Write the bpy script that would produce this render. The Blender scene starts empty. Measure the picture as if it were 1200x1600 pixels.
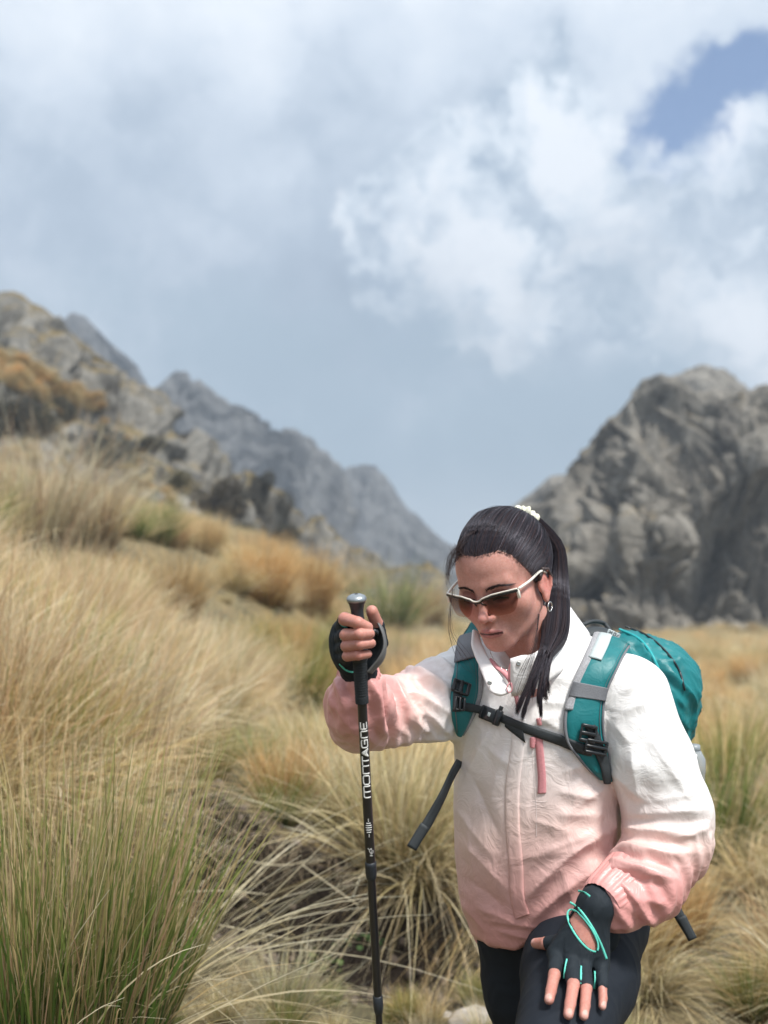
import bpy, math, random
import numpy as np
from mathutils import Vector, Matrix
from mathutils.bvhtree import BVHTree

random.seed(7)
np.random.seed(7)
SC = bpy.context.scene
COL = SC.collection
rad = math.radians

# ------------------------------------------------------------------ camera
FPX = 1600.0                      # focal length in photo pixels (photo 1200 x 1600)
PITCH = rad(5.0)
CAM = np.array([0.0, 0.0, 1.30])
CR = np.array([1.0, 0.0, 0.0])
CF = np.array([0.0, math.cos(PITCH), math.sin(PITCH)])
CU = np.array([0.0, -math.sin(PITCH), math.cos(PITCH)])
cam_d = bpy.data.cameras.new('camera')
cam_d.sensor_fit = 'HORIZONTAL'
cam_d.sensor_width = 36.0
cam_d.lens = 36.0 * FPX / 1200.0
cam_d.clip_start = 0.05
cam_d.clip_end = 6000.0
cam_d.dof.use_dof = True
cam_d.dof.focus_distance = 1.80
cam_d.dof.aperture_fstop = 3.7
cam = bpy.data.objects.new('camera', cam_d)
COL.objects.link(cam)
cam.location = CAM.tolist()
cam.rotation_euler = (rad(90.0) + PITCH, 0.0, 0.0)
SC.camera = cam

def P(px, py, d):
    """a photo pixel at a depth (m) as a world point"""
    return CAM + d * (CF + (px - 600.0) / FPX * CR + (800.0 - py) / FPX * CU)

def proj(p):
    """world points (n,3) -> pixel x, pixel y, depth"""
    q = np.asarray(p) - CAM
    d = q @ CF
    return 600.0 + FPX * (q @ CR) / d, 800.0 - FPX * (q @ CU) / d, d

# ------------------------------------------------------------------ view
SC.view_settings.view_transform = 'Standard'
SC.view_settings.look = 'None'
SC.view_settings.exposure = 0.84
SC.view_settings.gamma = 1.0
SC.view_settings.use_curve_mapping = False
SC.render.engine = 'CYCLES'
SC.cycles.use_denoising = True
SC.cycles.max_bounces = 8
SC.cycles.transparent_max_bounces = 12
SC.cycles.volume_bounces = 0
SC.cycles.sample_clamp_indirect = 6.0

# ------------------------------------------------------------------ sun
SUN_EL, SUN_AZ = rad(58.0), rad(138.0)          # azimuth measured from +Y towards +X
sun_dir = Vector((math.sin(SUN_AZ) * math.cos(SUN_EL), math.cos(SUN_AZ) * math.cos(SUN_EL), math.sin(SUN_EL)))
sl = bpy.data.lights.new('sun', 'SUN')
sl.energy = 3.2
sl.angle = rad(11.0)
sl.color = (1.0, 0.965, 0.91)
sun = bpy.data.objects.new('sun', sl)
COL.objects.link(sun)
sun.rotation_euler = (-sun_dir).to_track_quat('-Z', 'Y').to_euler()
sun.location = (5, 5, 20)

# ------------------------------------------------------------------ node helper
class NT:
    def __init__(self, tree):
        self.t = tree
        self.n = tree.nodes
        self.l = tree.links
    def add(self, kind, **kw):
        nd = self.n.new(kind)
        for k, v in kw.items():
            setattr(nd, k, v)
        return nd
    def put(self, sock, v):
        if isinstance(v, bpy.types.NodeSocket):
            self.l.new(v, sock)
        elif v is not None:
            if isinstance(v, (tuple, list)) and len(v) == 3 and len(sock.default_value) == 4:
                v = (*v, 1.0)
            sock.default_value = v
    def math(self, op, a, b=None, c=None, clamp=False):
        nd = self.add('ShaderNodeMath', operation=op, use_clamp=clamp)
        for i, v in enumerate((a, b, c)):
            if v is not None:
                self.put(nd.inputs[i], v)
        return nd.outputs[0]
    def vmath(self, op, a, b=None, scale=None):
        nd = self.add('ShaderNodeVectorMath', operation=op)
        self.put(nd.inputs[0], a)
        if b is not None:
            self.put(nd.inputs[1], b)
        if scale is not None:
            self.put(nd.inputs['Scale'], scale)
        return nd.outputs['Value'] if op in ('LENGTH', 'DISTANCE', 'DOT_PRODUCT') else nd.outputs[0]
    def step(self, v, lo, hi, a=0.0, b=1.0, kind='SMOOTHSTEP'):
        nd = self.add('ShaderNodeMapRange', interpolation_type=kind)
        for i, x in enumerate((v, lo, hi, a, b)):
            self.put(nd.inputs[i], x)
        return nd.outputs[0]
    def noise(self, vec, scale, detail=4.0, rough=0.55, dist=0.0, out='Fac', lac=2.0):
        nd = self.add('ShaderNodeTexNoise')
        if vec is not None:
            self.put(nd.inputs['Vector'], vec)
        self.put(nd.inputs['Scale'], scale)
        self.put(nd.inputs['Detail'], detail)
        self.put(nd.inputs['Roughness'], rough)
        self.put(nd.inputs['Lacunarity'], lac)
        self.put(nd.inputs['Distortion'], dist)
        return nd.outputs[out]
    def mix(self, f, a, b, blend='MIX'):
        nd = self.add('ShaderNodeMix', data_type='RGBA', blend_type=blend)
        self.put(nd.inputs[0], f)
        self.put(nd.inputs[6], a)
        self.put(nd.inputs[7], b)
        return nd.outputs[2]
    def ramp(self, f, stops, kind='LINEAR'):
        nd = self.add('ShaderNodeValToRGB')
        nd.color_ramp.interpolation = kind
        e = nd.color_ramp.elements
        while len(e) < len(stops):
            e.new(0.5)
        for i, (p, c) in enumerate(stops):
            e[i].position = p
            e[i].color = (*c, 1.0)
        self.put(nd.inputs[0], f)
        return nd.outputs[0]
    def bump(self, h, strength=0.5, dist=0.01, normal=None):
        nd = self.add('ShaderNodeBump')
        self.put(nd.inputs['Height'], h)
        self.put(nd.inputs['Strength'], strength)
        self.put(nd.inputs['Distance'], dist)
        if normal is not None:
            self.put(nd.inputs['Normal'], normal)
        return nd.outputs[0]

def srgb(r, g, b):
    return tuple((c / 255.0 / 12.92) if c / 255.0 <= 0.04045 else ((c / 255.0 + 0.055) / 1.055) ** 2.4 for c in (r, g, b))

# ------------------------------------------------------------------ world: daylight sky behind procedural clouds
world = bpy.data.worlds.new('World')
SC.world = world
world.use_nodes = True
w = NT(world.node_tree)
w.n.clear()
tc = w.add('ShaderNodeTexCoord')
D = w.vmath('NORMALIZE', tc.outputs['Generated'])
sky = w.add('ShaderNodeTexSky', sky_type='NISHITA', sun_disc=False)
sky.sun_elevation = SUN_EL
sky.sun_rotation = SUN_AZ
sky.altitude = 3500.0
sky.air_density = 1.0
sky.dust_density = 0.6
sky.ozone_density = 1.0
blue = w.vmath('MULTIPLY', w.vmath('SCALE', sky.outputs[0], scale=0.125), (0.34, 0.80, 1.15))
def skydir(px, py):
    v = P(px, py, 1.0) - CAM
    return tuple(v / np.linalg.norm(v))
# warped lookup so cloud edges billow
n1 = w.noise(D, 7.0, 5.0, 0.6, out='Color')
n2 = w.noise(D, 24.0, 4.0, 0.6, out='Color')
warp = w.vmath('ADD', w.vmath('SCALE', w.vmath('SUBTRACT', n1, (0.5, 0.5, 0.5)), scale=0.10),
               w.vmath('SCALE', w.vmath('SUBTRACT', n2, (0.5, 0.5, 0.5)), scale=0.055))
n3_ = w.noise(D, 70.0, 3.0, 0.6, out='Color')
warp = w.vmath('ADD', warp, w.vmath('SCALE', w.vmath('SUBTRACT', n3_, (0.5, 0.5, 0.5)), scale=0.018))
DW = w.vmath('ADD', D, warp)
def blobs(items, vec):
    out = None
    for px, py, r in items:
        dd = w.math('DIVIDE', w.vmath('DISTANCE', vec, skydir(px, py)), r / FPX)
        out = dd if out is None else w.math('SMOOTH_MIN', out, dd, 0.12)
    return out
# broad layer of high cloud
big = w.noise(DW, 2.6, 5.0, 0.52)
mid = w.noise(DW, 6.5, 5.0, 0.55)
fine = w.noise(D, 15.0, 4.0, 0.5, dist=0.4)
tone = w.math('ADD', w.math('MULTIPLY', big, 0.55), w.math('ADD', w.math('MULTIPLY', mid, 0.33), w.math('MULTIPLY', fine, 0.12)))
sep = w.add('ShaderNodeSeparateXYZ')
w.put(sep.inputs[0], D)
elev = sep.outputs['Z']
elv = w.math('MULTIPLY', w.step(elev, 0.30, 0.62), 0.16)
tone2 = w.math('ADD', tone, elv)
layer = w.ramp(tone2, [(0.39, srgb(128, 146, 166)), (0.50, srgb(162, 177, 194)), (0.60, srgb(205, 215, 227)), (0.71, srgb(236, 241, 247))])
# grey-blue base of the cloud deck, low over the valley
base_n = w.math('ADD', elev, w.math('MULTIPLY', w.math('SUBTRACT', mid, 0.5), 0.34))
base_m = w.math('MULTIPLY', w.step(base_n, 0.33, 0.19), 0.75)
layer = w.mix(base_m, layer, w.mix(w.step(elev, 0.03, 0.16), srgb(184, 198, 210), srgb(150, 172, 188)))
# the gap of blue
gap = blobs([(1085, 195, 95), (1150, 135, 72), (1015, 235, 58)], DW)
gap_m = w.step(gap, 1.16, 0.55)
col = w.mix(w.math('MULTIPLY', gap_m, 0.98), layer, blue)
# cumulus heaps with lit upper rims
heap = blobs([(835, 165, 72), (905, 190, 66), (780, 235, 70), (705, 265, 62), (880, 270, 100), (965, 330, 105), (668, 335, 45),
              (1075, 335, 88), (1185, 250, 66), (1190, 380, 120), (760, 400, 150), (1000, 450, 120), (690, 470, 100), (590, 400, 62), (640, 345, 58), (600, 490, 60), (900, 470, 120), (1110, 490, 120), (1150, 570, 80), (800, 540, 60)], DW)
heap = w.math('ADD', heap, w.math('MULTIPLY', w.math('SUBTRACT', w.noise(DW, 13.0, 5.0, 0.6), 0.5), 1.0))
heap_m = w.step(heap, 1.24, 0.78)
fade = w.step(w.math('ADD', elev, w.math('MULTIPLY', w.math('SUBTRACT', mid, 0.5), 0.45)), 0.13, 0.40)
heap_m = w.math('MULTIPLY', heap_m, fade)
heap_m = w.math('MULTIPLY', heap_m, w.step(w.noise(D, 9.0, 4.0, 0.6), 0.30, 0.50))
lit = skydir(1500, -300)
DL = w.vmath('ADD', DW, w.vmath('SCALE', lit, scale=0.035))
relief = w.math('MULTIPLY', w.math('SUBTRACT', w.noise(DW, 9.0, 4.0, 0.55), w.noise(DL, 9.0, 4.0, 0.55)), 1.7)
inner = w.math('ADD', w.math('ADD', relief, 0.07), w.math('ADD', w.math('MULTIPLY', mid, 0.80), w.math('MULTIPLY', fine, 0.35)))
heapc = w.ramp(inner, [(0.42, srgb(150, 168, 187)), (0.54, srgb(188, 201, 214)), (0.66, srgb(222, 231, 240)), (0.82, srgb(246, 249, 253))])
col = w.mix(w.math('MULTIPLY', heap_m, 0.92), col, heapc)
bg = w.add('ShaderNodeBackground')
w.put(bg.inputs[0], col)
bg.inputs[1].default_value = 0.76
wo = w.add('ShaderNodeOutputWorld')
w.l.new(bg.outputs[0], wo.inputs[0])

# ------------------------------------------------------------------ object helpers
def link(o, parent=None):
    COL.objects.link(o)
    if parent is not None:
        o.parent = parent
        o.matrix_parent_inverse = Matrix.Translation(parent.location).inverted() if parent.parent is None else Matrix.Identity(4)
    return o

def tag(o, label=None, cat=None, group=None, kind=None):
    for k, v in (('label', label), ('category', cat), ('group', group), ('kind', kind)):
        if v:
            o[k] = v
    return o

def empty(name, loc):
    o = bpy.data.objects.new(name, None)
    o.location = [float(c) for c in loc]
    o.empty_display_size = 0.1
    COL.objects.link(o)
    return o

def mesh_obj(name, V, F, mat=None, parent=None, smooth=True, attrs=None):
    """one mesh object from numpy verts and faces (quads or tris array, or a list of lists)"""
    me = bpy.data.meshes.new(name)
    V = np.asarray(V, dtype=np.float32)
    if isinstance(F, np.ndarray):
        k = F.shape[1]
        me.vertices.add(len(V))
        me.vertices.foreach_set('co', V.ravel())
        me.loops.add(F.size)
        me.loops.foreach_set('vertex_index', F.astype(np.int32).ravel())
        me.polygons.add(len(F))
        me.polygons.foreach_set('loop_start', np.arange(0, F.size, k, dtype=np.int32))
        me.polygons.foreach_set('loop_total', np.full(len(F), k, dtype=np.int32))
        me.update(calc_edges=True)
    else:
        me.from_pydata(V.tolist(), [], F)
    me.validate()
    if smooth:
        me.polygons.foreach_set('use_smooth', np.ones(len(me.polygons), dtype=bool))
    for an, av in (attrs or {}).items():
        av = np.asarray(av, dtype=np.float32)
        if av.ndim == 1:
            a = me.attributes.new(an, 'FLOAT', 'POINT')
            a.data.foreach_set('value', av)
        else:
            if av.shape[1] == 3:
                av = np.concatenate([av, np.ones((len(av), 1), np.float32)], 1)
            a = me.attributes.new(an, 'FLOAT_COLOR', 'POINT')
            a.data.foreach_set('color', av.ravel())
    if mat is not None:
        me.materials.append(mat)
    o = bpy.data.objects.new(name, me)
    link(o, parent)
    return o

def material(name):
    m = bpy.data.materials.new(name)
    m.use_nodes = True
    t = NT(m.node_tree)
    return m, t, m.node_tree.nodes['Principled BSDF']

def simple_mat(name, col, rough=0.6, metal=0.0, noise_amt=0.12, scale=60.0, bump=0.0, spec=0.5, sheen=0.0, coat=0.0):
    m, t, b = material(name)
    tcn = t.add('ShaderNodeTexCoord')
    n = t.noise(tcn.outputs['Object'], scale, 4.0)
    f = t.step(n, 0.3, 0.7, 1.0 - noise_amt, 1.0 + noise_amt, 'LINEAR')
    t.put(b.inputs['Base Color'], t.vmath('SCALE', col, scale=f))
    b.inputs['Roughness'].default_value = rough
    b.inputs['Metallic'].default_value = metal
    b.inputs['Specular IOR Level'].default_value = spec
    if sheen:
        b.inputs['Sheen Weight'].default_value = sheen
    if coat:
        b.inputs['Coat Weight'].default_value = coat
    if bump:
        t.put(b.inputs['Normal'], t.bump(n, bump, 0.002))
    return m

# ------------------------------------------------------------------ numpy noise
_rng = np.random.RandomState(11)
_perm = _rng.permutation(256).astype(np.int64)
_perm = np.concatenate([_perm, _perm, _perm])
_g = _rng.normal(size=(256, 3))
_g /= np.linalg.norm(_g, axis=1)[:, None]
def pnoise(p):
    """gradient noise, about -0.7 .. 0.7"""
    p = np.asarray(p, dtype=np.float64)
    i = np.floor(p).astype(np.int64)
    f = p - i
    u = f * f * f * (f * (f * 6 - 15) + 10)
    i &= 255
    out = 0.0
    for dx in (0, 1):
        wx = u[..., 0] if dx else 1 - u[..., 0]
        for dy in (0, 1):
            wy = u[..., 1] if dy else 1 - u[..., 1]
            for dz in (0, 1):
                wz = u[..., 2] if dz else 1 - u[..., 2]
                h = _perm[_perm[_perm[i[..., 0] + dx] + i[..., 1] + dy] + i[..., 2] + dz]
                g = _g[h]
                dot = g[..., 0] * (f[..., 0] - dx) + g[..., 1] * (f[..., 1] - dy) + g[..., 2] * (f[..., 2] - dz)
                out = out + wx * wy * wz * dot
    return out * 1.4
def fbm(p, octv=4, lac=2.03, gain=0.5):
    p = np.asarray(p, dtype=np.float64)
    s, a, tot = 0.0, 1.0, 0.0
    for k in range(octv):
        s = s + a * pnoise(p + 17.3 * k)
        tot += a
        a *= gain
        p = p * lac
    return s / tot
def ridged(p, octv=4, lac=2.1, gain=0.5):
    p = np.asarray(p, dtype=np.float64)
    s, a, tot, wgt = 0.0, 1.0, 0.0, 1.0
    for k in range(octv):
        n = 1.0 - np.abs(pnoise(p + 9.1 * k)) * 1.6
        n = np.clip(n, 0, 1) ** 2 * wgt
        wgt = np.clip(n * 1.6, 0, 1)
        s = s + a * n
        tot += a
        a *= gain
        p = p * lac
    return s / tot
def sst(x, a, b):
    t = np.clip((np.asarray(x, dtype=np.float64) - a) / (b - a), 0, 1)
    return t * t * (3 - 2 * t)
def catmull(pts, n):
    """smooth curve through points (k,dim) sampled n times, chord-length parameter"""
    pts = np.asarray(pts, dtype=np.float64)
    k = len(pts)
    if k == 2:
        t = np.linspace(0, 1, n)[:, None]
        return pts[0] * (1 - t) + pts[1] * t
    ext = np.vstack([2 * pts[0] - pts[1], pts, 2 * pts[-1] - pts[-2]])
    seg = np.linalg.norm(np.diff(pts, axis=0), axis=1)
    cum = np.concatenate([[0], np.cumsum(seg)])
    ts = np.linspace(0, cum[-1], n)
    idx = np.clip(np.searchsorted(cum, ts, side='right') - 1, 0, k - 2)
    f = ((ts - cum[idx]) / np.maximum(seg[idx], 1e-12))[:, None]
    p0, p1, p2, p3 = ext[idx], ext[idx + 1], ext[idx + 2], ext[idx + 3]
    return 0.5 * ((2 * p1) + (-p0 + p2) * f + (2 * p0 - 5 * p1 + 4 * p2 - p3) * f ** 2 + (-p0 + 3 * p1 - 3 * p2 + p3) * f ** 3)
def norm(v):
    v = np.asarray(v, dtype=np.float64)
    return v / np.maximum(np.linalg.norm(v, axis=-1, keepdims=True), 1e-12)
def tube(pts, r, sides=8, n=None, flat=1.0, up=None, caps=True, smooth_pts=True):
    """a tube along a smooth curve -> verts, quads;  r is a number or one radius per given point; flat squashes one axis"""
    pts = np.asarray(pts, dtype=np.float64)
    rr = np.full(len(pts), r, dtype=np.float64) if np.isscalar(r) else np.asarray(r, dtype=np.float64)
    if n:
        q = catmull(np.hstack([pts, rr[:, None] * 1.0]), n) if smooth_pts else np.array([np.interp(np.linspace(0, 1, n), np.linspace(0, 1, len(pts)), np.hstack([pts, rr[:, None]])[:, j]) for j in range(4)]).T
        pts, rr = q[:, :3], q[:, 3]
    k = len(pts)
    T = norm(np.gradient(pts, axis=0))
    a = np.array(up if up is not None else (0.13, 0.21, 0.97), dtype=np.float64)
    N = np.zeros_like(pts)
    v = a - T[0] * (a @ T[0])
    N[0] = norm(v)
    for i in range(1, k):
        src = a if up is not None else N[i - 1]
        v = src - T[i] * (src @ T[i])
        N[i] = norm(v)
    B = np.cross(T, N)
    ang = np.linspace(0, 2 * np.pi, sides, endpoint=False)
    V = pts[:, None] + rr[:, None, None] * (np.cos(ang)[None, :, None] * N[:, None] * flat + np.sin(ang)[None, :, None] * B[:, None])
    V = V.reshape(-1, 3)
    i, j = np.meshgrid(np.arange(k - 1), np.arange(sides), indexing='ij')
    j2 = (j + 1) % sides
    F = np.stack([i * sides + j, i * sides + j2, (i + 1) * sides + j2, (i + 1) * sides + j], -1).reshape(-1, 4)
    if caps:
        c0, c1 = len(V), len(V) + 1
        V = np.vstack([V, pts[0], pts[-1]])
        jj = np.arange(0, sides, 2)
        F0 = np.stack([np.full(len(jj), c0), (jj + 2) % sides, (jj + 1) % sides, jj], -1)
        b = (k - 1) * sides
        F1 = np.stack([np.full(len(jj), c1), b + jj, b + (jj + 1) % sides, b + (jj + 2) % sides], -1)
        F = np.vstack([F, F0, F1])
    return V, F
def join(parts):
    Vs, Fs, o = [], [], 0
    for V, F in parts:
        Vs.append(V)
        Fs.append(np.asarray(F) + o)
        o += len(V)
    return np.vstack(Vs), np.vstack(Fs)
def box(c, s, R=None, bev=0.0):
    """a box with chamfered edges -> verts, quads;  c centre, s half sizes, R 3x3 axes as columns"""
    c = np.asarray(c, float)
    s = np.asarray(s, float)
    R = np.eye(3) if R is None else np.asarray(R, float)
    b = bev if bev else min(s) * 0.18
    prof = [(-1, 1), (1, 1)]
    V = []
    # three stacked rounded rings in local z
    ring = [(1, -1, 0), (1, 1, 0), (-1, 1, 0), (-1, -1, 0)]
    layers = [(-s[2], b), (-s[2] + b, 0), (s[2] - b, 0), (s[2], b)]
    for z, ins in layers:
        for sx, sy, _ in ring:
            x, y = s[0] - ins, s[1] - ins
            if sx * sy < 0:
                V.append((sx * (x - b), sy * y, z)); V.append((sx * x, sy * (y - b), z))
            else:
                V.append((sx * x, sy * (y - b), z)); V.append((sx * (x - b), sy * y, z))
    V = np.array(V)
    # reorder so the eight corners of each ring run round
    F = []
    m = 8
    for k in range(3):
        ang = [math.atan2(V[k * m + i][1] / s[1], V[k * m + i][0] / s[0]) for i in range(m)]
        o = sorted(range(m), key=lambda i: ang[i])
        ang2 = [math.atan2(V[(k + 1) * m + i][1] / s[1], V[(k + 1) * m + i][0] / s[0]) for i in range(m)]
        o2 = sorted(range(m), key=lambda i: ang2[i])
        for i in range(m):
            F.append([k * m + o[i], k * m + o[(i + 1) % m], (k + 1) * m + o2[(i + 1) % m], (k + 1) * m + o2[i]])
    for k in (0, 3):
        ang = [math.atan2(V[k * m + i][1] / s[1], V[k * m + i][0] / s[0]) for i in range(m)]
        o = sorted(range(m), key=lambda i: ang[i])
        q = [k * m + i for i in o]
        if k == 0:
            q = q[::-1]
        F += [[q[0], q[1], q[2], q[3]], [q[0], q[3], q[4], q[7]], [q[4], q[5], q[6], q[7]]]
    return V @ R.T + c, np.array(F)
# ================================================================== LAND
def gz(x, y):
    """height of the ground"""
    x = np.asarray(x, float)
    y = np.asarray(y, float)
    left = np.logaddexp(0, (-x - 0.25) * 5.0) / 5.0
    left = 6.5 * (1 - np.exp(-left / 6.5))
    sg = 1.0 / (1.0 + np.exp(np.clip((x + 0.4) * 1.6 / (1 + 0.04 * np.abs(y)), -40, 40)))
    z = 0.60 * left + (0.030 * np.clip(y - 3, 0, 400) + 0.014 * np.clip(y, 0, 400)) * sg
    z = z - 0.012 * np.clip(y - 6, 0, 400) * (1 - sg)
    q = np.stack([x, y, np.zeros_like(x)], -1)
    z = z + 0.10 * pnoise(q * 0.55) * sst(y, 1.0, 4.0) + 0.45 * pnoise(q * 0.11 + 3.1) * sst(y, 5, 14) + 1.6 * pnoise(q * 0.03 + 7.7) * sst(y, 30, 70)
    # the little washed-out bank of dark soil beside the path
    nx = pnoise(q * 3.0 + 40)
    face = 3.72 + 0.10 * nx + 0.25 * (x + 0.3) ** 2
    span = sst(x, -0.95, -0.60) * (1 - sst(x, 0.18, 0.42))
    z = z + span * (0.30 * sst(y, face - 0.045, face + 0.045) - 0.10 * sst(y, face - 0.55, face - 0.05) * (1 - sst(y, face - 0.02, face + 0.04))) * (1 - sst(y, 4.6, 6.5))
    z = z + 0.012 * pnoise(q * 9.0) + 0.005 * pnoise(q * 31.0)
    return z

def build_ground():
    # rings of a fan that gets coarser with distance, closed behind the camera
    ys = np.concatenate([np.linspace(-12, 1.4, 24)[:-1], np.linspace(1.4, 3.3, 90)[:-1], np.linspace(3.3, 4.2, 130)[:-1], np.linspace(4.2, 9, 120)[:-1],
                         9 + (900 - 9) * np.linspace(0, 1, 150) ** 2.6])
    us = np.concatenate([-4 + 3 * np.linspace(0, 1, 40)[:-1] ** 0.6, np.linspace(-1, 1, 301)[:-1], 1 + 3 * np.linspace(0, 1, 40) ** 1.6])
    Y, Uu = np.meshgrid(ys, us, indexing='ij')
    w_ = np.where(Y < 1.4, 3.0, 3.0 * 0.5 + Y * 0.42 + np.maximum(Y - 1.4, 0) * 0.1)
    w_ = np.maximum(1.9, np.abs(Y) * 0.52)
    w_ = np.where(Y < 1.4, 1.9, w_)
    X = Uu * w_
    Z = gz(X, Y)
    V = np.stack([X, Y, Z], -1).reshape(-1, 3)
    n, m = X.shape
    i, j = np.meshgrid(np.arange(n - 1), np.arange(m - 1), indexing='ij')
    a = i * m + j
    F = np.stack([a, a + 1, a + m + 1, a + m], -1).reshape(-1, 4)
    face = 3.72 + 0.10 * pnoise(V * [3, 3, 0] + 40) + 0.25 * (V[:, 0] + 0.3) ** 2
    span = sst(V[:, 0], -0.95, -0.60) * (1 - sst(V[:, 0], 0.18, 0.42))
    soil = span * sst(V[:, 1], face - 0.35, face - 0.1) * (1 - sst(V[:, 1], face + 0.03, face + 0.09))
    m_, t, b = material('earth')
    geo = t.add('ShaderNodeNewGeometry')
    pos = geo.outputs['Position']
    n1 = t.noise(pos, 1.3, 6.0, 0.6)
    n2 = t.noise(pos, 22.0, 5.0, 0.65)
    n3 = t.noise(pos, 130.0, 3.0, 0.6)
    straw = t.ramp(n2, [(0.3, (0.10, 0.075, 0.04)), (0.5, (0.22, 0.17, 0.09)), (0.7, (0.34, 0.27, 0.15))])
    moss = t.ramp(n2, [(0.3, (0.05, 0.045, 0.03)), (0.55, (0.13, 0.115, 0.07)), (0.75, (0.20, 0.20, 0.09))])
    c = t.mix(t.step(n1, 0.42, 0.62), moss, straw)
    at = t.add('ShaderNodeAttribute', attribute_name='soil')
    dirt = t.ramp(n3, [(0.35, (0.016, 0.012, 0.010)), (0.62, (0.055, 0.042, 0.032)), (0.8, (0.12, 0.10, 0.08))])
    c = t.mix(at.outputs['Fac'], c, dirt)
    t.put(b.inputs['Base Color'], c)
    b.inputs['Roughness'].default_value = 0.95
    b.inputs['Specular IOR Level'].default_value = 0.15
    t.put(b.inputs['Normal'], t.bump(t.math('ADD', n2, t.math('MULTIPLY', n3, 0.4)), 0.9, 0.03))
    o = mesh_obj('ground', V, F, m_, attrs={'soil': soil})
    return tag(o, 'dry grassy mountain ground with a dark washed-out soil bank', kind='structure')
ground = build_ground()

# ------------------------------------------------------------------ rock
def worley(p):
    """cell noise: distance to the two nearest cell points, offset to the nearest, and a random vector for its cell"""
    shp = p.shape[:-1]
    p = p.reshape(-1, 3)
    i0 = np.floor(p).astype(np.int64)
    f1 = np.full(len(p), 9.0)
    f2 = np.full(len(p), 9.0)
    off = np.zeros_like(p)
    rv = np.zeros_like(p)
    for dx in (-1, 0, 1):
        for dy in (-1, 0, 1):
            for dz in (-1, 0, 1):
                c = i0 + np.array([dx, dy, dz])
                h = _perm[_perm[_perm[c[:, 0] & 255] + (c[:, 1] & 255)] + (c[:, 2] & 255)]
                r = _g[h]
                v = p - (c + 0.5 + 0.45 * r)
                d = np.sqrt((v * v).sum(1))
                near = d < f1
                f2 = np.where(near, f1, np.minimum(f2, d))
                f1 = np.where(near, d, f1)
                off[near] = v[near]
                rv[near] = _g[(h[near] + 91) & 255]
    return f1.reshape(shp), f2.reshape(shp), off.reshape(shp + (3,)), rv.reshape(shp + (3,))
def rock_mat(name, dark, mid_, light, veg, veg_amt, scale=1.0, streak=0.25):
    m, t, b = material(name)
    geo = t.add('ShaderNodeNewGeometry')
    pos = t.vmath('SCALE', geo.outputs['Position'], scale=scale)
    st = t.vmath('MULTIPLY', pos, (1.0, 1.0, streak))
    big = t.noise(pos, 0.09, 6.0, 0.6)
    stn = t.noise(st, 0.55, 7.0, 0.68, dist=0.6)
    fin = t.noise(pos, 2.2, 6.0, 0.65)
    f = t.math('ADD', t.math('MULTIPLY', stn, 0.62), t.math('MULTIPLY', fin, 0.38))
    c = t.ramp(f, [(0.33, dark), (0.47, mid_), (0.64, light)])
    c = t.mix(t.math('MULTIPLY', t.step(big, 0.40, 0.66), 0.5), c, t.vmath('MULTIPLY', c, (0.74, 0.70, 0.64)))
    sepn = t.add('ShaderNodeSeparateXYZ')
    t.put(sepn.inputs[0], geo.outputs['Normal'])
    v = t.math('MULTIPLY', t.step(sepn.outputs['Z'], 0.45, 0.85), t.step(t.noise(pos, 0.35, 5.0, 0.6), 0.62 - veg_amt, 0.72 - veg_amt * 0.6))
    c = t.mix(v, c, t.ramp(fin, [(0.35, veg[0]), (0.65, veg[1])]))
    t.put(b.inputs['Base Color'], c)
    b.inputs['Roughness'].default_value = 0.92
    b.inputs['Specular IOR Level'].default_value = 0.2
    t.put(b.inputs['Normal'], t.bump(t.math('ADD', stn, t.math('MULTIPLY', fin, 0.6)), 1.0, 0.5 / scale))
    return m
VEG = ((0.10, 0.085, 0.045), (0.30, 0.22, 0.11))
M_rock = rock_mat('rock', (0.05, 0.045, 0.040), (0.21, 0.193, 0.165), (0.40, 0.37, 0.32), VEG, 0.10)
M_rock_near = rock_mat('rock_with_dry_grass', (0.05, 0.048, 0.045), (0.17, 0.165, 0.15), (0.40, 0.38, 0.34), ((0.09, 0.075, 0.035), (0.30, 0.23, 0.12)), 0.26)
M_rock_far = rock_mat('far_rock', (0.045, 0.047, 0.052), (0.125, 0.127, 0.13), (0.28, 0.28, 0.275), VEG, 0.02, 0.45)

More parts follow.
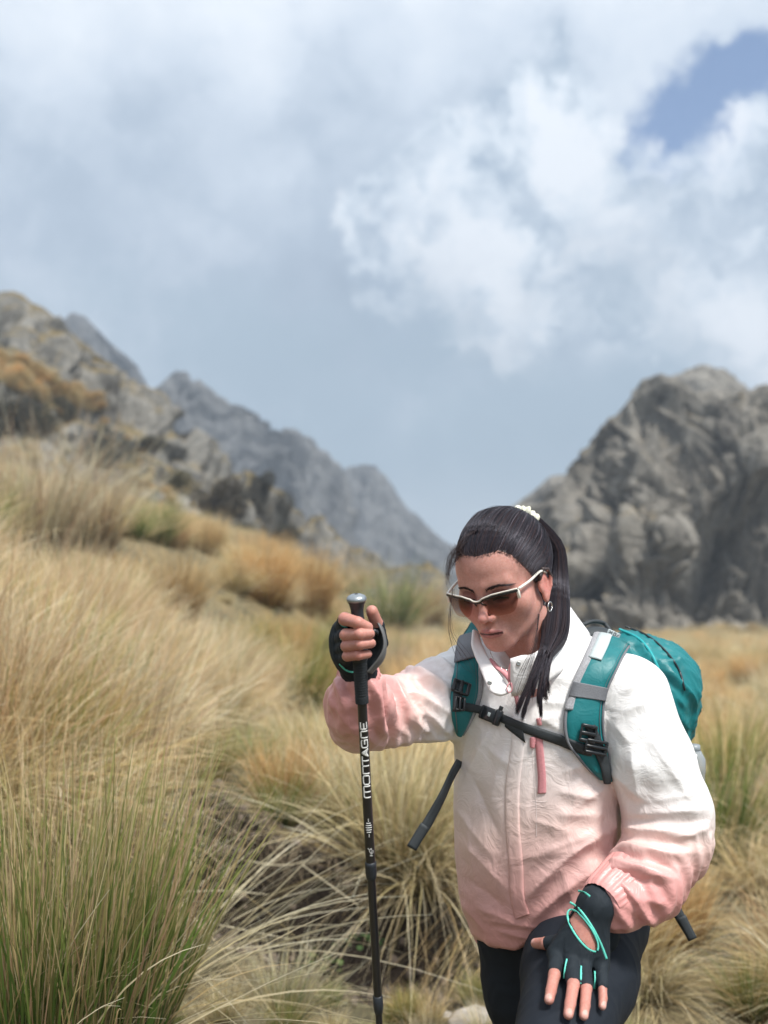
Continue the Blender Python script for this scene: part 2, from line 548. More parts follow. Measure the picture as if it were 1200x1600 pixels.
def mountain(name, sil, foot, d_front, d_crest, d_back, mat, label, amp=1.0, freq=0.05, seed=0.0, nu=300, nv=150, prof=0.75, streak=0.35, rough=1.0, sil_amp=0.0, bulges=(), cracks=0.6):
    """sil / foot: (px, py) silhouettes given as directions, built at real depths as a massif with a front face, a crest and a back"""
    sil = np.array(sil, float)
    foot = np.array(foot, float)
    foot[:, 1] += 90
    us = np.linspace(sil[0, 0], sil[-1, 0], nu)
    cy = np.interp(us, sil[:, 0], sil[:, 1])
    cy = cy + sil_amp * (ridged(np.stack([us * 0.02, np.full(nu, seed), np.zeros(nu)], -1), 4) - 0.4)
    fy = np.interp(us, foot[:, 0], foot[:, 1])
    pts, nrm = [], []
    crest = np.array([P(u, c, d_crest) for u, c in zip(us, cy)])
    frontp = np.array([P(u, f, d_front) for u, f in zip(us, fy)])
    backp = np.array([P(u, 960, d_back) for u in us])
    nf = int(nv * 0.72)
    s = np.linspace(0, 1, nf)[:, None, None]
    hx = s ** 1.0
    hz = s ** prof
    A = frontp[None] + (crest - frontp)[None] * np.concatenate([hx.repeat(1, 1), hx, hz], 2)
    s2 = np.linspace(0, 1, nv - nf + 1)[1:, None, None]
    B = crest[None] + (backp - crest)[None] * np.concatenate([s2, s2, s2 ** 1.3], 2)
    G = np.concatenate([A, B], 0)
    for (bu, bv, ru, rv, out) in bulges:
        gu = (us[None, :] - bu) / ru
        pyv = np.concatenate([fy[None] + (cy - fy)[None] * s[:, :, 0] ** prof, np.repeat(cy[None], nv - nf, 0)], 0)
        gv = (pyv - bv) / rv
        wgt = np.exp(-gu ** 2 - gv ** 2)
        wgt[nf:] *= 0
        G[..., 1] -= out * wgt
    du = np.gradient(G, axis=1)
    dv = np.gradient(G, axis=0)
    N = norm(np.cross(du, dv))
    N = np.where((N[..., 1:2] > 0) & (np.arange(nv)[:, None, None] < nf), -N, N)
    N[..., 2] = np.abs(N[..., 2])
    q = G * np.array([1, 1, streak]) * freq + seed
    wq = np.stack([pnoise(q * 1.3 + 5), pnoise(q * 1.3 + 25), pnoise(q * 1.3 + 45)], -1)
    q2 = q + 0.45 * wq
    big = ridged(q2, 5, gain=0.55) - 0.45
    med = (ridged(q2 * 3.1 + 4, 4, gain=0.6) - 0.45) * 0.30
    blk = np.abs(pnoise(q2 * 5.3 + 2)) * 0.22 + np.abs(pnoise(q2 * 12.0 + 8)) * 0.10
    fineN = fbm(q * 24, 3) * 0.07
    crk = np.exp(-np.abs(pnoise(q2 * np.array([2.6, 2.6, 1.2]) + 60)) / 0.045) * 0.30 + np.exp(-np.abs(pnoise(q2 * np.array([6.5, 6.5, 3.5]) + 80)) / 0.07) * 0.12
    slab = np.maximum(pnoise(q2 * 1.9 + 33), pnoise(q2 * 2.3 + 71)) * 0.35
    qs = q2 + np.stack([0.5 * q2[..., 2], 0 * q2[..., 0], -0.25 * q2[..., 0]], -1)      # beds dip to one side
    fac = 0
    for k_, (fr_, am_) in enumerate(((1.5, 0.62), (3.6, 0.26), (8.0, 0.10))):
        f1_, f2_, of_, rv_ = worley(qs * np.array([fr_, fr_, fr_ * 0.65]) + 13.7 * k_)
        fac = fac + am_ * ((of_ * rv_).sum(-1) * 1.3 + rv_[..., 0] * 0.35) - am_ * 0.55 * np.exp(-(f2_ - f1_) / 0.07)
    big = big * (1 - 0.45 * cracks) - crk * cracks * 0.4 + slab * cracks * 0.3 + fac * cracks
    disp = amp * (big + (med + blk + fineN) * rough)
    edge = np.ones((nv, nu))
    low = sst(np.concatenate([np.linspace(0, 1, nf), np.ones(nv - nf)]), 0, 0.10)[:, None]
    cr = 1 - 0.72 * np.exp(-((np.arange(nv)[:, None] - nf) / (nv * 0.06)) ** 2)
    G = G + N * (disp * low * cr)[..., None]
    F = []
    i, j = np.meshgrid(np.arange(nv - 1), np.arange(nu - 1), indexing='ij')
    a = i * nu + j
    F = np.stack([a, a + 1, a + nu + 1, a + nu], -1).reshape(-1, 4)
    o = mesh_obj(name, G.reshape(-1, 3), F, mat)
    return tag(o, label, kind='structure')

mountain('far_peak', [(40, 640), (70, 560), (98, 498), (116, 489), (140, 502), (165, 528), (190, 548), (207, 565), (235, 620), (280, 700)],
         [(40, 900), (280, 900)], 300, 330, 380, M_rock_far, 'blue grey pointed peak behind the left ridge', amp=10, freq=0.03, seed=3.0, nu=160, nv=110)
mountain('far_ridge', [(470, 700), (505, 715), (535, 738), (560, 726), (585, 724), (606, 744), (622, 775), (640, 795), (660, 812), (690, 838), (715, 856), (770, 900), (830, 925)],
         [(470, 955), (830, 955)], 380, 420, 500, M_rock_far, 'blue hazy rounded ridge at the far end of the valley', amp=9, freq=0.026, seed=8.0, nu=240, nv=130)
mountain('mountain_ridge', [(190, 640), (240, 625), (262, 600), (288, 584), (312, 596), (330, 612), (352, 624), (374, 628), (398, 640), (430, 664), (455, 676), (474, 692), (492, 704), (506, 735), (518, 775), (530, 812), (548, 850), (575, 880), (630, 910), (700, 935)],
         [(190, 930), (440, 930), (700, 950)], 255, 305, 370, M_rock_far, 'jagged pale grey granite ridge falling to the right', amp=12, freq=0.031, seed=12.0, nu=400, nv=200, sil_amp=14, rough=0.8, cracks=0.9)
mountain('rocky_slope', [(-900, 720), (-760, 560), (-600, 400), (-420, 320), (-250, 368), (-120, 416), (-30, 452), (20, 455), (50, 470), (85, 495), (100, 522), (128, 552), (150, 568), (190, 582), (220, 602), (240, 622), (258, 668), (290, 708), (320, 735), (345, 748), (400, 765), (440, 778), (470, 806), (505, 826), (545, 858), (600, 888), (680, 925)],
         [(-900, 780), (-420, 800), (0, 830), (250, 860), (450, 900), (680, 945)], 34, 62, 95, M_rock_near, 'near left slope of broken grey rock and ochre grass', amp=3.2, freq=0.085, seed=21.0, nu=640, nv=210, prof=0.9, sil_amp=6, streak=0.5, rough=0.5, cracks=0.8)
mountain('rock_spur', [(740, 850), (770, 815), (800, 790), (830, 770), (862, 742), (890, 742), (930, 740), (1000, 700)],
         [(740, 975), (1000, 975)], 120, 150, 190, M_rock, 'lower rock shoulder left of the big crag', amp=4, freq=0.05, seed=31.0, nu=200, nv=120)
mountain('rear_crag', [(980, 680), (1020, 622), (1042, 596), (1070, 578), (1098, 571), (1125, 576), (1150, 590), (1166, 606), (1185, 603), (1230, 600), (1330, 560), (1450, 640)],
         [(980, 975), (1450, 975)], 110, 135, 170, M_rock, 'pale rounded summit rising behind the big crag', amp=4, freq=0.06, seed=37.0, nu=240, nv=120)
mountain('crag', [(858, 905), (868, 850), (880, 790), (890, 742), (902, 715), (930, 700), (948, 672), (962, 650), (985, 622), (1010, 602), (1032, 598), (1046, 612), (1065, 616), (1100, 610), (1140, 612), (1180, 604), (1215, 606), (1280, 590), (1400, 560), (1480, 620), (1560, 760), (1640, 930)],
         [(858, 985), (1200, 988), (1640, 995)], 60, 80, 112, M_rock, 'massive steep grey crag standing right of the woman', amp=4.6, freq=0.085, seed=43.0, nu=680, nv=330, prof=0.85, streak=0.42, cracks=1.0, rough=0.6,
         bulges=[(1130, 780, 70, 60, 7), (960, 800, 50, 110, 5), (1020, 880, 60, 60, 4), (1080, 690, 22, 60, -5), (925, 920, 22, 60, -3), (1190, 700, 60, 60, 4)])
# ================================================================== FIELD MODELLING (rounded bodies, cloth, skin)
def f_cap(p, a, b, ra, rb):
    a, b = np.asarray(a, float), np.asarray(b, float)
    ab = b - a
    t = np.clip((p - a) @ ab / (ab @ ab), 0, 1)
    q = p - a - t[:, None] * ab
    return np.sqrt((q * q).sum(1)) - (ra + (rb - ra) * t)
def f_ell(p, c, R, A=None):
    q = p - np.asarray(c, float)
    if A is not None:
        q = q @ A                      # columns of A are the axes
    R = np.asarray(R, float)
    k0 = np.sqrt(((q / R) ** 2).sum(1))
    k1 = np.sqrt(((q / R ** 2) ** 2).sum(1))
    return k0 * (k0 - 1.0) / np.maximum(k1, 1e-9)
def f_box(p, c, s, r, A=None):
    q = p - np.asarray(c, float)
    if A is not None:
        q = q @ A
    q = np.abs(q) - (np.asarray(s, float) - r)
    return np.sqrt((np.maximum(q, 0) ** 2).sum(1)) + np.minimum(q.max(1), 0) - r
def smin(a, b, k):
    h = np.clip(0.5 + 0.5 * (b - a) / k, 0, 1)
    return b * (1 - h) + a * h - k * h * (1 - h)
def smax(a, b, k):
    return -smin(-a, -b, k)
def f_chain(p, pts, rs, k=0.01):
    out = None
    for i in range(len(pts) - 1):
        d = f_cap(p, pts[i], pts[i + 1], rs[i], rs[i + 1])
        out = d if out is None else smin(out, d, k)
    return out

def nets(f, lo, hi, h, coarse=5):
    """surface nets of f = 0 in a box, evaluated only near the surface -> verts, quads"""
    lo, hi = np.asarray(lo, float), np.asarray(hi, float)
    nb = np.ceil((hi - lo) / (h * coarse)).astype(int) + 1
    H = h * coarse
    ci = np.stack(np.meshgrid(*[np.arange(n) for n in nb], indexing='ij'), -1).reshape(-1, 3)
    cv = f(lo + (ci + 0.5) * H)
    near = np.abs(cv) < H * 1.35
    blocks = ci[near]
    n = nb * coarse + 1
    G = np.repeat(np.repeat(np.repeat(cv.reshape(nb), coarse, 0), coarse, 1), coarse, 2).astype(np.float32)
    G = np.pad(G, ((0, 1), (0, 1), (0, 1)), mode='edge')
    l = np.stack(np.meshgrid(*[np.arange(coarse + 1)] * 3, indexing='ij'), -1).reshape(-1, 3)
    gi = (blocks[:, None] * coarse + l[None]).reshape(-1, 3)
    key = (gi[:, 0] * n[1] + gi[:, 1]) * n[2] + gi[:, 2]
    key = np.unique(key)
    vals = np.empty(len(key))
    for s in range(0, len(key), 400000):
        kk = key[s:s + 400000]
        g3 = np.stack([kk // (n[1] * n[2]), (kk // n[2]) % n[1], kk % n[2]], -1)
        vals[s:s + 400000] = f(lo + g3 * h)
    G.reshape(-1)[key] = vals
    S = G < 0
    c = np.zeros(n - 1, np.int8)
    for dx in (0, 1):
        for dy in (0, 1):
            for dz in (0, 1):
                c += S[dx:n[0] - 1 + dx, dy:n[1] - 1 + dy, dz:n[2] - 1 + dz]
    cells = np.argwhere((c > 0) & (c < 8))
    idm = np.full(n - 1, -1, np.int64)
    idm[tuple(cells.T)] = np.arange(len(cells))
    acc = np.zeros((len(cells), 3))
    cnt = np.zeros(len(cells))
    corners = [(a, b, d) for a in (0, 1) for b in (0, 1) for d in (0, 1)]
    for a in range(8):
        for b in range(a + 1, 8):
            A, B = np.array(corners[a]), np.array(corners[b])
            if np.abs(A - B).sum() != 1:
                continue
            va = G[tuple((cells + A).T)]
            vb = G[tuple((cells + B).T)]
            m = (va < 0) != (vb < 0)
            t = np.where(m, va / np.where(m, va - vb, 1), 0)
            acc += np.where(m[:, None], A + t[:, None] * (B - A), 0)
            cnt += m
    V = lo + (cells + acc / cnt[:, None]) * h
    F = []
    for ax in range(3):
        sl0 = [slice(None)] * 3
        sl1 = [slice(None)] * 3
        sl0[ax] = slice(0, -1)
        sl1[ax] = slice(1, None)
        a, b = S[tuple(sl0)], S[tuple(sl1)]
        for flip, m in ((False, a & ~b), (True, ~a & b)):
            e = np.argwhere(m)
            u, v = (ax + 1) % 3, (ax + 2) % 3
            e = e[(e[:, u] > 0) & (e[:, v] > 0) & (e[:, u] < n[u] - 1) & (e[:, v] < n[v] - 1)]
            q = []
            for du, dv in ((-1, -1), (0, -1), (0, 0), (-1, 0)):
                k = e.copy()
                k[:, u] += du
                k[:, v] += dv
                q.append(idm[tuple(k.T)])
            q = np.stack(q if not flip else q[::-1], -1)
            F.append(q[(q >= 0).all(1)])
    return V, np.vstack(F)

def relax(V, F, it=2, lam=0.5):
    for _ in range(it):
        acc = np.zeros_like(V)
        cnt = np.zeros(len(V))
        for a, b in ((0, 1), (1, 2), (2, 3), (3, 0)):
            np.add.at(acc, F[:, a], V[F[:, b]])
            np.add.at(acc, F[:, b], V[F[:, a]])
            np.add.at(cnt, F[:, a], 1)
            np.add.at(cnt, F[:, b], 1)
        V = V + lam * (acc / np.maximum(cnt, 1)[:, None] - V)
    return V
def vnormals(V, F):
    n = np.cross(V[F[:, 2]] - V[F[:, 0]], V[F[:, 3]] - V[F[:, 1]])
    N = np.zeros_like(V)
    for k in range(4):
        np.add.at(N, F[:, k], n)
    return norm(N)
def grad(f, p, e=0.0008):
    g = np.stack([f(p + np.array(v) * e) - f(p - np.array(v) * e) for v in ((1, 0, 0), (0, 1, 0), (0, 0, 1))], -1)
    return norm(g)
def bvh_of(V, F):
    return BVHTree.FromPolygons([tuple(v) for v in V], [tuple(int(i) for i in f) for f in F])
def cast(bvh, px, py):
    d = norm(P(px, py, 1.0) - CAM)
    h = bvh.ray_cast(Vector(CAM), Vector(d), 10.0)
    if h[0] is None:
        return None, None
    nn = np.array(h[1])
    if nn @ d > 0:
        nn = -nn
    return np.array(h[0]), nn
def drape(bvh, pts, off=0.004, fallback=1.9):
    """points on a surface under photo pixels (px, py), lifted a little, with their normals"""
    out, nn = [], []
    for q in pts:
        h, nrm = cast(bvh, q[0], q[1])
        if h is None:
            out.append(None); nn.append(None)
        else:
            out.append(h + nrm * off); nn.append(nrm)
    good = [i for i, o in enumerate(out) if o is not None]
    for i in range(len(out)):
        if out[i] is None:
            j = min(good, key=lambda g: abs(g - i)) if good else None
            d = proj(out[j][None])[2][0] if j is not None else fallback
            out[i] = P(pts[i][0], pts[i][1], d)
            nn[i] = nn[j] if j is not None else -CF
    return np.array(out), np.array(nn)
def sheet(A, B, NA, NB, th, cols=6, bulge=0.0):
    """a padded ribbon between two edge curves A and B (n,3) with normals, thickness th, closed all round -> verts, quads"""
    n = len(A)
    u = np.linspace(0, 1, cols)
    T = A[:, None] * (1 - u)[None, :, None] + B[:, None] * u[None, :, None]
    N = norm(NA[:, None] * (1 - u)[None, :, None] + NB[:, None] * u[None, :, None])
    crown = (1 - (2 * u - 1) ** 4)[None, :, None]
    top = T + N * (th * (0.35 + 0.65 * crown) + bulge * (1 - (2 * u - 1) ** 2)[None, :, None])
    bot = T - N * 0.0015
    V = np.concatenate([top.reshape(-1, 3), bot.reshape(-1, 3)])
    i, j = np.meshgrid(np.arange(n - 1), np.arange(cols - 1), indexing='ij')
    a = i * cols + j
    F = [np.stack([a, a + 1, a + cols + 1, a + cols], -1).reshape(-1, 4)]
    o = n * cols
    F.append(np.stack([a + cols, a + cols + 1, a + 1, a], -1).reshape(-1, 4) + o)
    k = np.arange(n - 1) * cols
    F.append(np.stack([k, k + cols, k + cols + o, k + o], -1))
    k = k + cols - 1
    F.append(np.stack([k + o, k + cols + o, k + cols, k], -1))
    k = np.arange(cols - 1)
    F.append(np.stack([k + 1, k, k + o, k + 1 + o], -1))
    k = k + (n - 1) * cols
    F.append(np.stack([k, k + 1, k + 1 + o, k + o], -1))
    return V, np.vstack(F)
# ================================================================== THE WOMAN
woman = empty('person', (0.36, 1.97, float(gz(0.36, 1.97))))
tag(woman, 'dark-haired woman in a white to pink jacket looking down, hand on her knee', 'person')

# ---- materials
def skin_mat():
    m, t, b = material('skin')
    a = t.add('ShaderNodeAttribute', attribute_name='tint')
    geo = t.add('ShaderNodeNewGeometry')
    n1 = t.noise(geo.outputs['Position'], 70.0, 4.0)
    n2 = t.noise(geo.outputs['Position'], 900.0, 3.0)
    n3 = t.noise(geo.outputs['Position'], 260.0, 3.0, 0.7)
    c = t.vmath('SCALE', a.outputs['Color'], scale=t.step(n1, 0.3, 0.7, 0.92, 1.08, 'LINEAR'))
    c = t.vmath('MULTIPLY', c, t.mix(t.step(n3, 0.35, 0.68), (1.04, 1.05, 1.05), (0.97, 0.88, 0.86)))
    t.put(b.inputs['Base Color'], c)
    b.inputs['Roughness'].default_value = 0.46
    b.inputs['Specular IOR Level'].default_value = 0.45
    b.inputs['Subsurface Weight'].default_value = 0.22
    b.inputs['Subsurface Radius'].default_value = (0.010, 0.004, 0.002)
    b.inputs['Subsurface Scale'].default_value = 1.0
    t.put(b.inputs['Normal'], t.bump(n2, 0.5, 0.0008))
    return m
M_skin = skin_mat()
def cloth_mat(name, rough=0.5, spec=0.4, sheen=0.1, fine=1800.0, bump=0.12, wr=0.0, wscale=28.0):
    m, t, b = material(name)
    a = t.add('ShaderNodeAttribute', attribute_name='tint')
    geo = t.add('ShaderNodeNewGeometry')
    n0 = t.noise(geo.outputs['Position'], 9.0, 3.0)
    t.put(b.inputs['Base Color'], t.vmath('SCALE', a.outputs['Color'], scale=t.step(n0, 0.3, 0.7, 0.96, 1.03, 'LINEAR')))
    b.inputs['Roughness'].default_value = rough
    b.inputs['Specular IOR Level'].default_value = spec
    b.inputs['Sheen Weight'].default_value = sheen
    h = t.noise(geo.outputs['Position'], fine, 2.0)
    nrm = t.bump(h, bump, 0.0006)
    if wr:
        q = t.noise(geo.outputs['Position'], wscale, 4.0, 0.55, dist=1.2)
        nrm = t.bump(q, wr, 0.012, nrm)
    t.put(b.inputs['Normal'], nrm)
    return m
M_jacket = cloth_mat('jacket_cloth', 0.40, 0.5, 0.05, 2200, 0.06, 0.30, 26.0)
M_black = cloth_mat('stretch_cloth', 0.75, 0.25, 0.0, 1500, 0.35, 0.05, 40.0)
PINK = np.array([0.66, 0.305, 0.285])
WHITE = np.array([0.82, 0.80, 0.79])
PEACH = np.array([0.77, 0.565, 0.515])

# ---- head frame (fitted to the landmarks of the face)
def head_axes(th, ph, ro):
    B = np.stack([CR, CF, CU], 0)
    ex = np.array([math.cos(th), -math.sin(th), 0])
    ef = np.array([-math.sin(th) * math.cos(ph), -math.cos(th) * math.cos(ph), -math.sin(ph)])
    ez = np.array([-math.sin(th) * math.sin(ph), -math.cos(th) * math.sin(ph), math.cos(ph)])
    ex2 = ex * math.cos(ro) + ez * math.sin(ro)
    ez2 = -ex * math.sin(ro) + ez * math.cos(ro)
    return np.stack([ex2 @ B, ef @ B, ez2 @ B], 1)           # columns: right, forward, up
HA = head_axes(rad(32.3), rad(15.4), rad(6.0))
HC = P(786, 906, 1.876)
def H(x, f, z):
    return HC + HA @ np.array([x, f, z])
def toH(p):
    return (p - HC) @ HA

def head_field(q):
    """q in head coordinates (right, forward, up), metres"""
    x, f, z = q[:, 0], q[:, 1], q[:, 2]
    s = np.stack([np.abs(x), f, z], 1)         # mirrored half for paired features
    d = f_ell(q, (0, -0.016, 0.034), (0.0735, 0.096, 0.079))
    d = smin(d, f_ell(q, (0, 0.030, 0.030), (0.064, 0.058, 0.066)), 0.025)            # forehead
    d = smin(d, f_ell(q, (0, 0.026, -0.040), (0.056, 0.057, 0.062)), 0.035)             # face
    d = smin(d, f_cap(s, (0.050, -0.002, -0.050), (0.017, 0.056, -0.092), 0.014, 0.013), 0.030)   # jaw
    d = smin(d, f_ell(q, (0, 0.068, -0.097), (0.020, 0.017, 0.015)), 0.020)            # chin
    d = smin(d, f_ell(s, (0.043, 0.050, -0.026), (0.024, 0.021, 0.022)), 0.030)         # cheekbones
    d = smin(d, f_cap(s, (0.006, 0.083, 0.014), (0.040, 0.070, 0.018), 0.008, 0.008), 0.016)   # brow
    d = smax(d, -f_ell(s, (0.031, 0.098, -0.003), (0.019, 0.020, 0.012)), 0.012)       # sockets
    d = smin(d, f_ell(s, (0.031, 0.067, -0.004), (0.015, 0.0135, 0.0125)), 0.004)      # lidded eyes
    d = smin(d, f_chain(q, [(0, 0.080, 0.008), (0, 0.091, -0.016), (0, 0.101, -0.036)], [0.0068, 0.0066, 0.0075], 0.006), 0.011)  # nose
    d = smin(d, f_ell(q, (0, 0.103, -0.038), (0.0085, 0.0092, 0.0080)), 0.006)
    d = smin(d, f_ell(s, (0.0115, 0.091, -0.043), (0.0062, 0.0095, 0.0065)), 0.005)    # wings of the nose
    d = smax(d, -f_ell(s, (0.0068, 0.097, -0.0505), (0.0034, 0.0062, 0.0042)), 0.002)  # nostrils
    d = smin(d, f_ell(q, (0, 0.074, -0.070), (0.027, 0.018, 0.020)), 0.014)            # mouth mound
    up = smin(f_cap(s, (0.004, 0.0940, -0.0655), (0.0215, 0.0835, -0.0705), 0.0040, 0.0016), f_ell(q, (0, 0.0935, -0.0665), (0.005, 0.004, 0.003)), 0.003)
    d = smin(d, up, 0.004)
    d = smin(d, f_cap(s, (0.0, 0.0915, -0.0755), (0.0185, 0.0835, -0.0720), 0.0050, 0.0018), 0.004)
    d = smax(d, -f_cap(s, (0.0, 0.0985, -0.0700), (0.0235, 0.0860, -0.0712), 0.0022, 0.0012), 0.0018)   # line of the mouth
    d = smax(d, -f_cap(q, (-0.008, 0.094, -0.0835), (0.008, 0.094, -0.0835), 0.004, 0.004), 0.010)
    d = smax(d, -f_cap(s, (0.019, 0.0935, -0.046), (0.029, 0.0860, -0.066), 0.0022, 0.0016), 0.010)    # fold beside the mouth
    # ears
    e = f_ell(s, (0.0745, -0.010, -0.016), (0.0055, 0.017, 0.028))
    rim = [(0.072, 0.006, -0.012), (0.077, 0.005, 0.004), (0.080, -0.006, 0.013), (0.083, -0.019, 0.008), (0.084, -0.024, -0.006), (0.082, -0.020, -0.022), (0.078, -0.011, -0.036)]
    e = smin(e, f_chain(s, rim, [0.002, 0.0032, 0.0034, 0.0036, 0.0034, 0.0032, 0.0034], 0.002), 0.004)
    e = smin(e, f_ell(s, (0.0755, -0.005, -0.041), (0.0042, 0.0075, 0.0085)), 0.006)
    e = smax(e, -f_ell(s, (0.0825, -0.006, -0.015), (0.0050, 0.0085, 0.0120)), 0.003)
    e = smin(e, f_ell(s, (0.0735, 0.006, -0.019), (0.0035, 0.0035, 0.0065)), 0.004)
    d = smin(d, e, 0.003)
    return d
NECK_T, NECK_B = H(0, -0.030, -0.065), P(862, 1092, 1.975)
def neck_field(p):
    a = f_cap(p, NECK_T, NECK_B, 0.050, 0.058)
    b = f_ell(p, P(870, 1130, 2.0), (0.13, 0.09, 0.07))
    c = f_cap(p, H(0.030, 0.010, -0.085), P(835, 1085, 1.90), 0.010, 0.008)
    return smin(smin(a, b, 0.04), c, 0.02)
def skin_top(p):
    return smin(head_field(toH(p)), neck_field(p), 0.016)

# ---- limbs and trunk: joints as pixel + depth
J = dict(
    sh_l=P(748, 1052, 1.99), el_l=P(588, 1104, 1.83), wr_l=P(560, 1052, 1.66),
    sh_r=P(985, 1082, 1.90), el_r=P(1050, 1285, 1.93), wr_r=P(940, 1408, 1.72),
)
def strip(y, ys, v):
    return np.interp(y, ys, v)
TY = [930, 965, 990, 1015, 1050, 1110, 1180, 1250, 1320, 1380, 1420, 1450, 1480, 1520]
TL = [868, 800, 765, 728, 716, 709, 708, 706, 709, 718, 728, 737, 750, 790]
TR = [872, 905, 935, 962, 985, 985, 972, 966, 970, 990, 1005, 1015, 1015, 1000]
TB = [0.008, 0.045, 0.085, 0.108, 0.122, 0.130, 0.130, 0.128, 0.132, 0.135, 0.137, 0.135, 0.130, 0.11]     # half depth, metres
TD = [2.00, 1.99, 1.98, 1.97, 1.965, 1.95, 1.945, 1.94, 1.94, 1.94, 1.94, 1.94, 1.94, 1.94]
PSI = rad(24)
def trunk_field(p, inset=0.0, hem=True):
    px, py, d = proj(p)
    l, r = strip(py, TY, TL), strip(py, TY, TR)
    b = strip(py, TY, TB) - inset - 0.006
    dc = strip(py, TY, TD)
    wx = (r - l) * 0.5 * dc / FPX - inset - 0.004
    cx = (0.5 * (l + r) - 600) / FPX * dc
    a = np.sqrt(np.maximum(wx ** 2 - (b * math.sin(PSI)) ** 2, 0.0004)) / math.cos(PSI)
    X = (px - 600) / FPX * d - cx
    Y = d - dc
    u = X * math.cos(PSI) - Y * math.sin(PSI)
    v = X * math.sin(PSI) + Y * math.cos(PSI)
    k = ((np.abs(u) / np.maximum(a, 0.01)) ** 2.3 + (np.abs(v) / np.maximum(b, 0.01)) ** 2.3) ** (1 / 2.3)
    f = (k - 1) * np.minimum(a, b)
    top = (940 - py) * 0.0012
    f = smax(f, top, 0.03)
    if hem:
        hemy = np.interp(px, [700, 735, 770, 805, 850, 900, 960, 1040], [1425, 1447, 1465, 1471, 1448, 1430, 1410, 1400])
        hemy = hemy + np.where(Y > 0.05, 8, 0)
        f = smax(f, (py - hemy - 3) * 0.00118, 0.005)
    return f
def sleeve_l(p, s=0.0):
    return f_chain(p, [J['sh_l'], P(672, 1085, 1.93), P(606, 1102, 1.86), P(566, 1116, 1.81), P(561, 1092, 1.755), P(560, 1066, 1.722)],
                   [0.083 - s, 0.068 - s, 0.057 - s, 0.047 - s, 0.050 - s, 0.042 - s], 0.035)
def sleeve_r(p, s=0.0):
    return f_chain(p, [P(978, 1078, 1.885), P(1019, 1180, 1.835), P(1043, 1255, 1.83), P(1041, 1305, 1.815), P(1005, 1365, 1.765), P(966, 1394, 1.740)],
                   [0.083 - s, 0.072 - s, 0.074 - s, 0.068 - s, 0.064 - s, 0.052 - s], 0.03)

def crease(segs):
    """list of (x0,y0,x1,y1,width px,height mm[,bend px]) -> function adding folds under photo pixels"""
    S = np.array([list(s) + [0.0] * (7 - len(s)) for s in segs], float)
    def fn(px, py):
        out = np.zeros_like(px)
        for x0, y0, x1, y1, wd, h, bend in S:
            dx, dy = x1 - x0, y1 - y0
            L = math.hypot(dx, dy)
            t = ((px - x0) * dx + (py - y0) * dy) / L ** 2
            m = (t > -0.25) & (t < 1.25)
            tt = t[m]
            s = ((px[m] - x0) * (-dy) + (py[m] - y0) * dx) / L - bend * 4 * tt * (1 - tt)
            prof = np.exp(-np.abs(s / (wd * 0.8)) ** 1.0) - 0.35 * np.exp(-((s - 1.9 * wd) / (1.2 * wd)) ** 2) - 0.20 * np.exp(-((s + 1.9 * wd) / (1.2 * wd)) ** 2)
            env = sst(tt, -0.15, 0.25) * (1 - sst(tt, 0.7, 1.15))
            out[m] += h * 0.001 * prof * env
        return out
    return fn

def cloth_noise(p, scale, dirn, amp, seed=0.0, aniso=0.3):
    """wrinkles running along a direction"""
    dirn = norm(np.array(dirn, float))
    al = p @ dirn
    q = p * scale - dirn * (al * scale * (1 - aniso))[:, None] + seed
    wv = np.stack([pnoise(q * 0.7 + 11), pnoise(q * 0.7 + 31), pnoise(q * 0.7 + 51)], -1)
    r = ridged(q + 0.7 * wv, 3, gain=0.45)
    return amp * (r - 0.45)

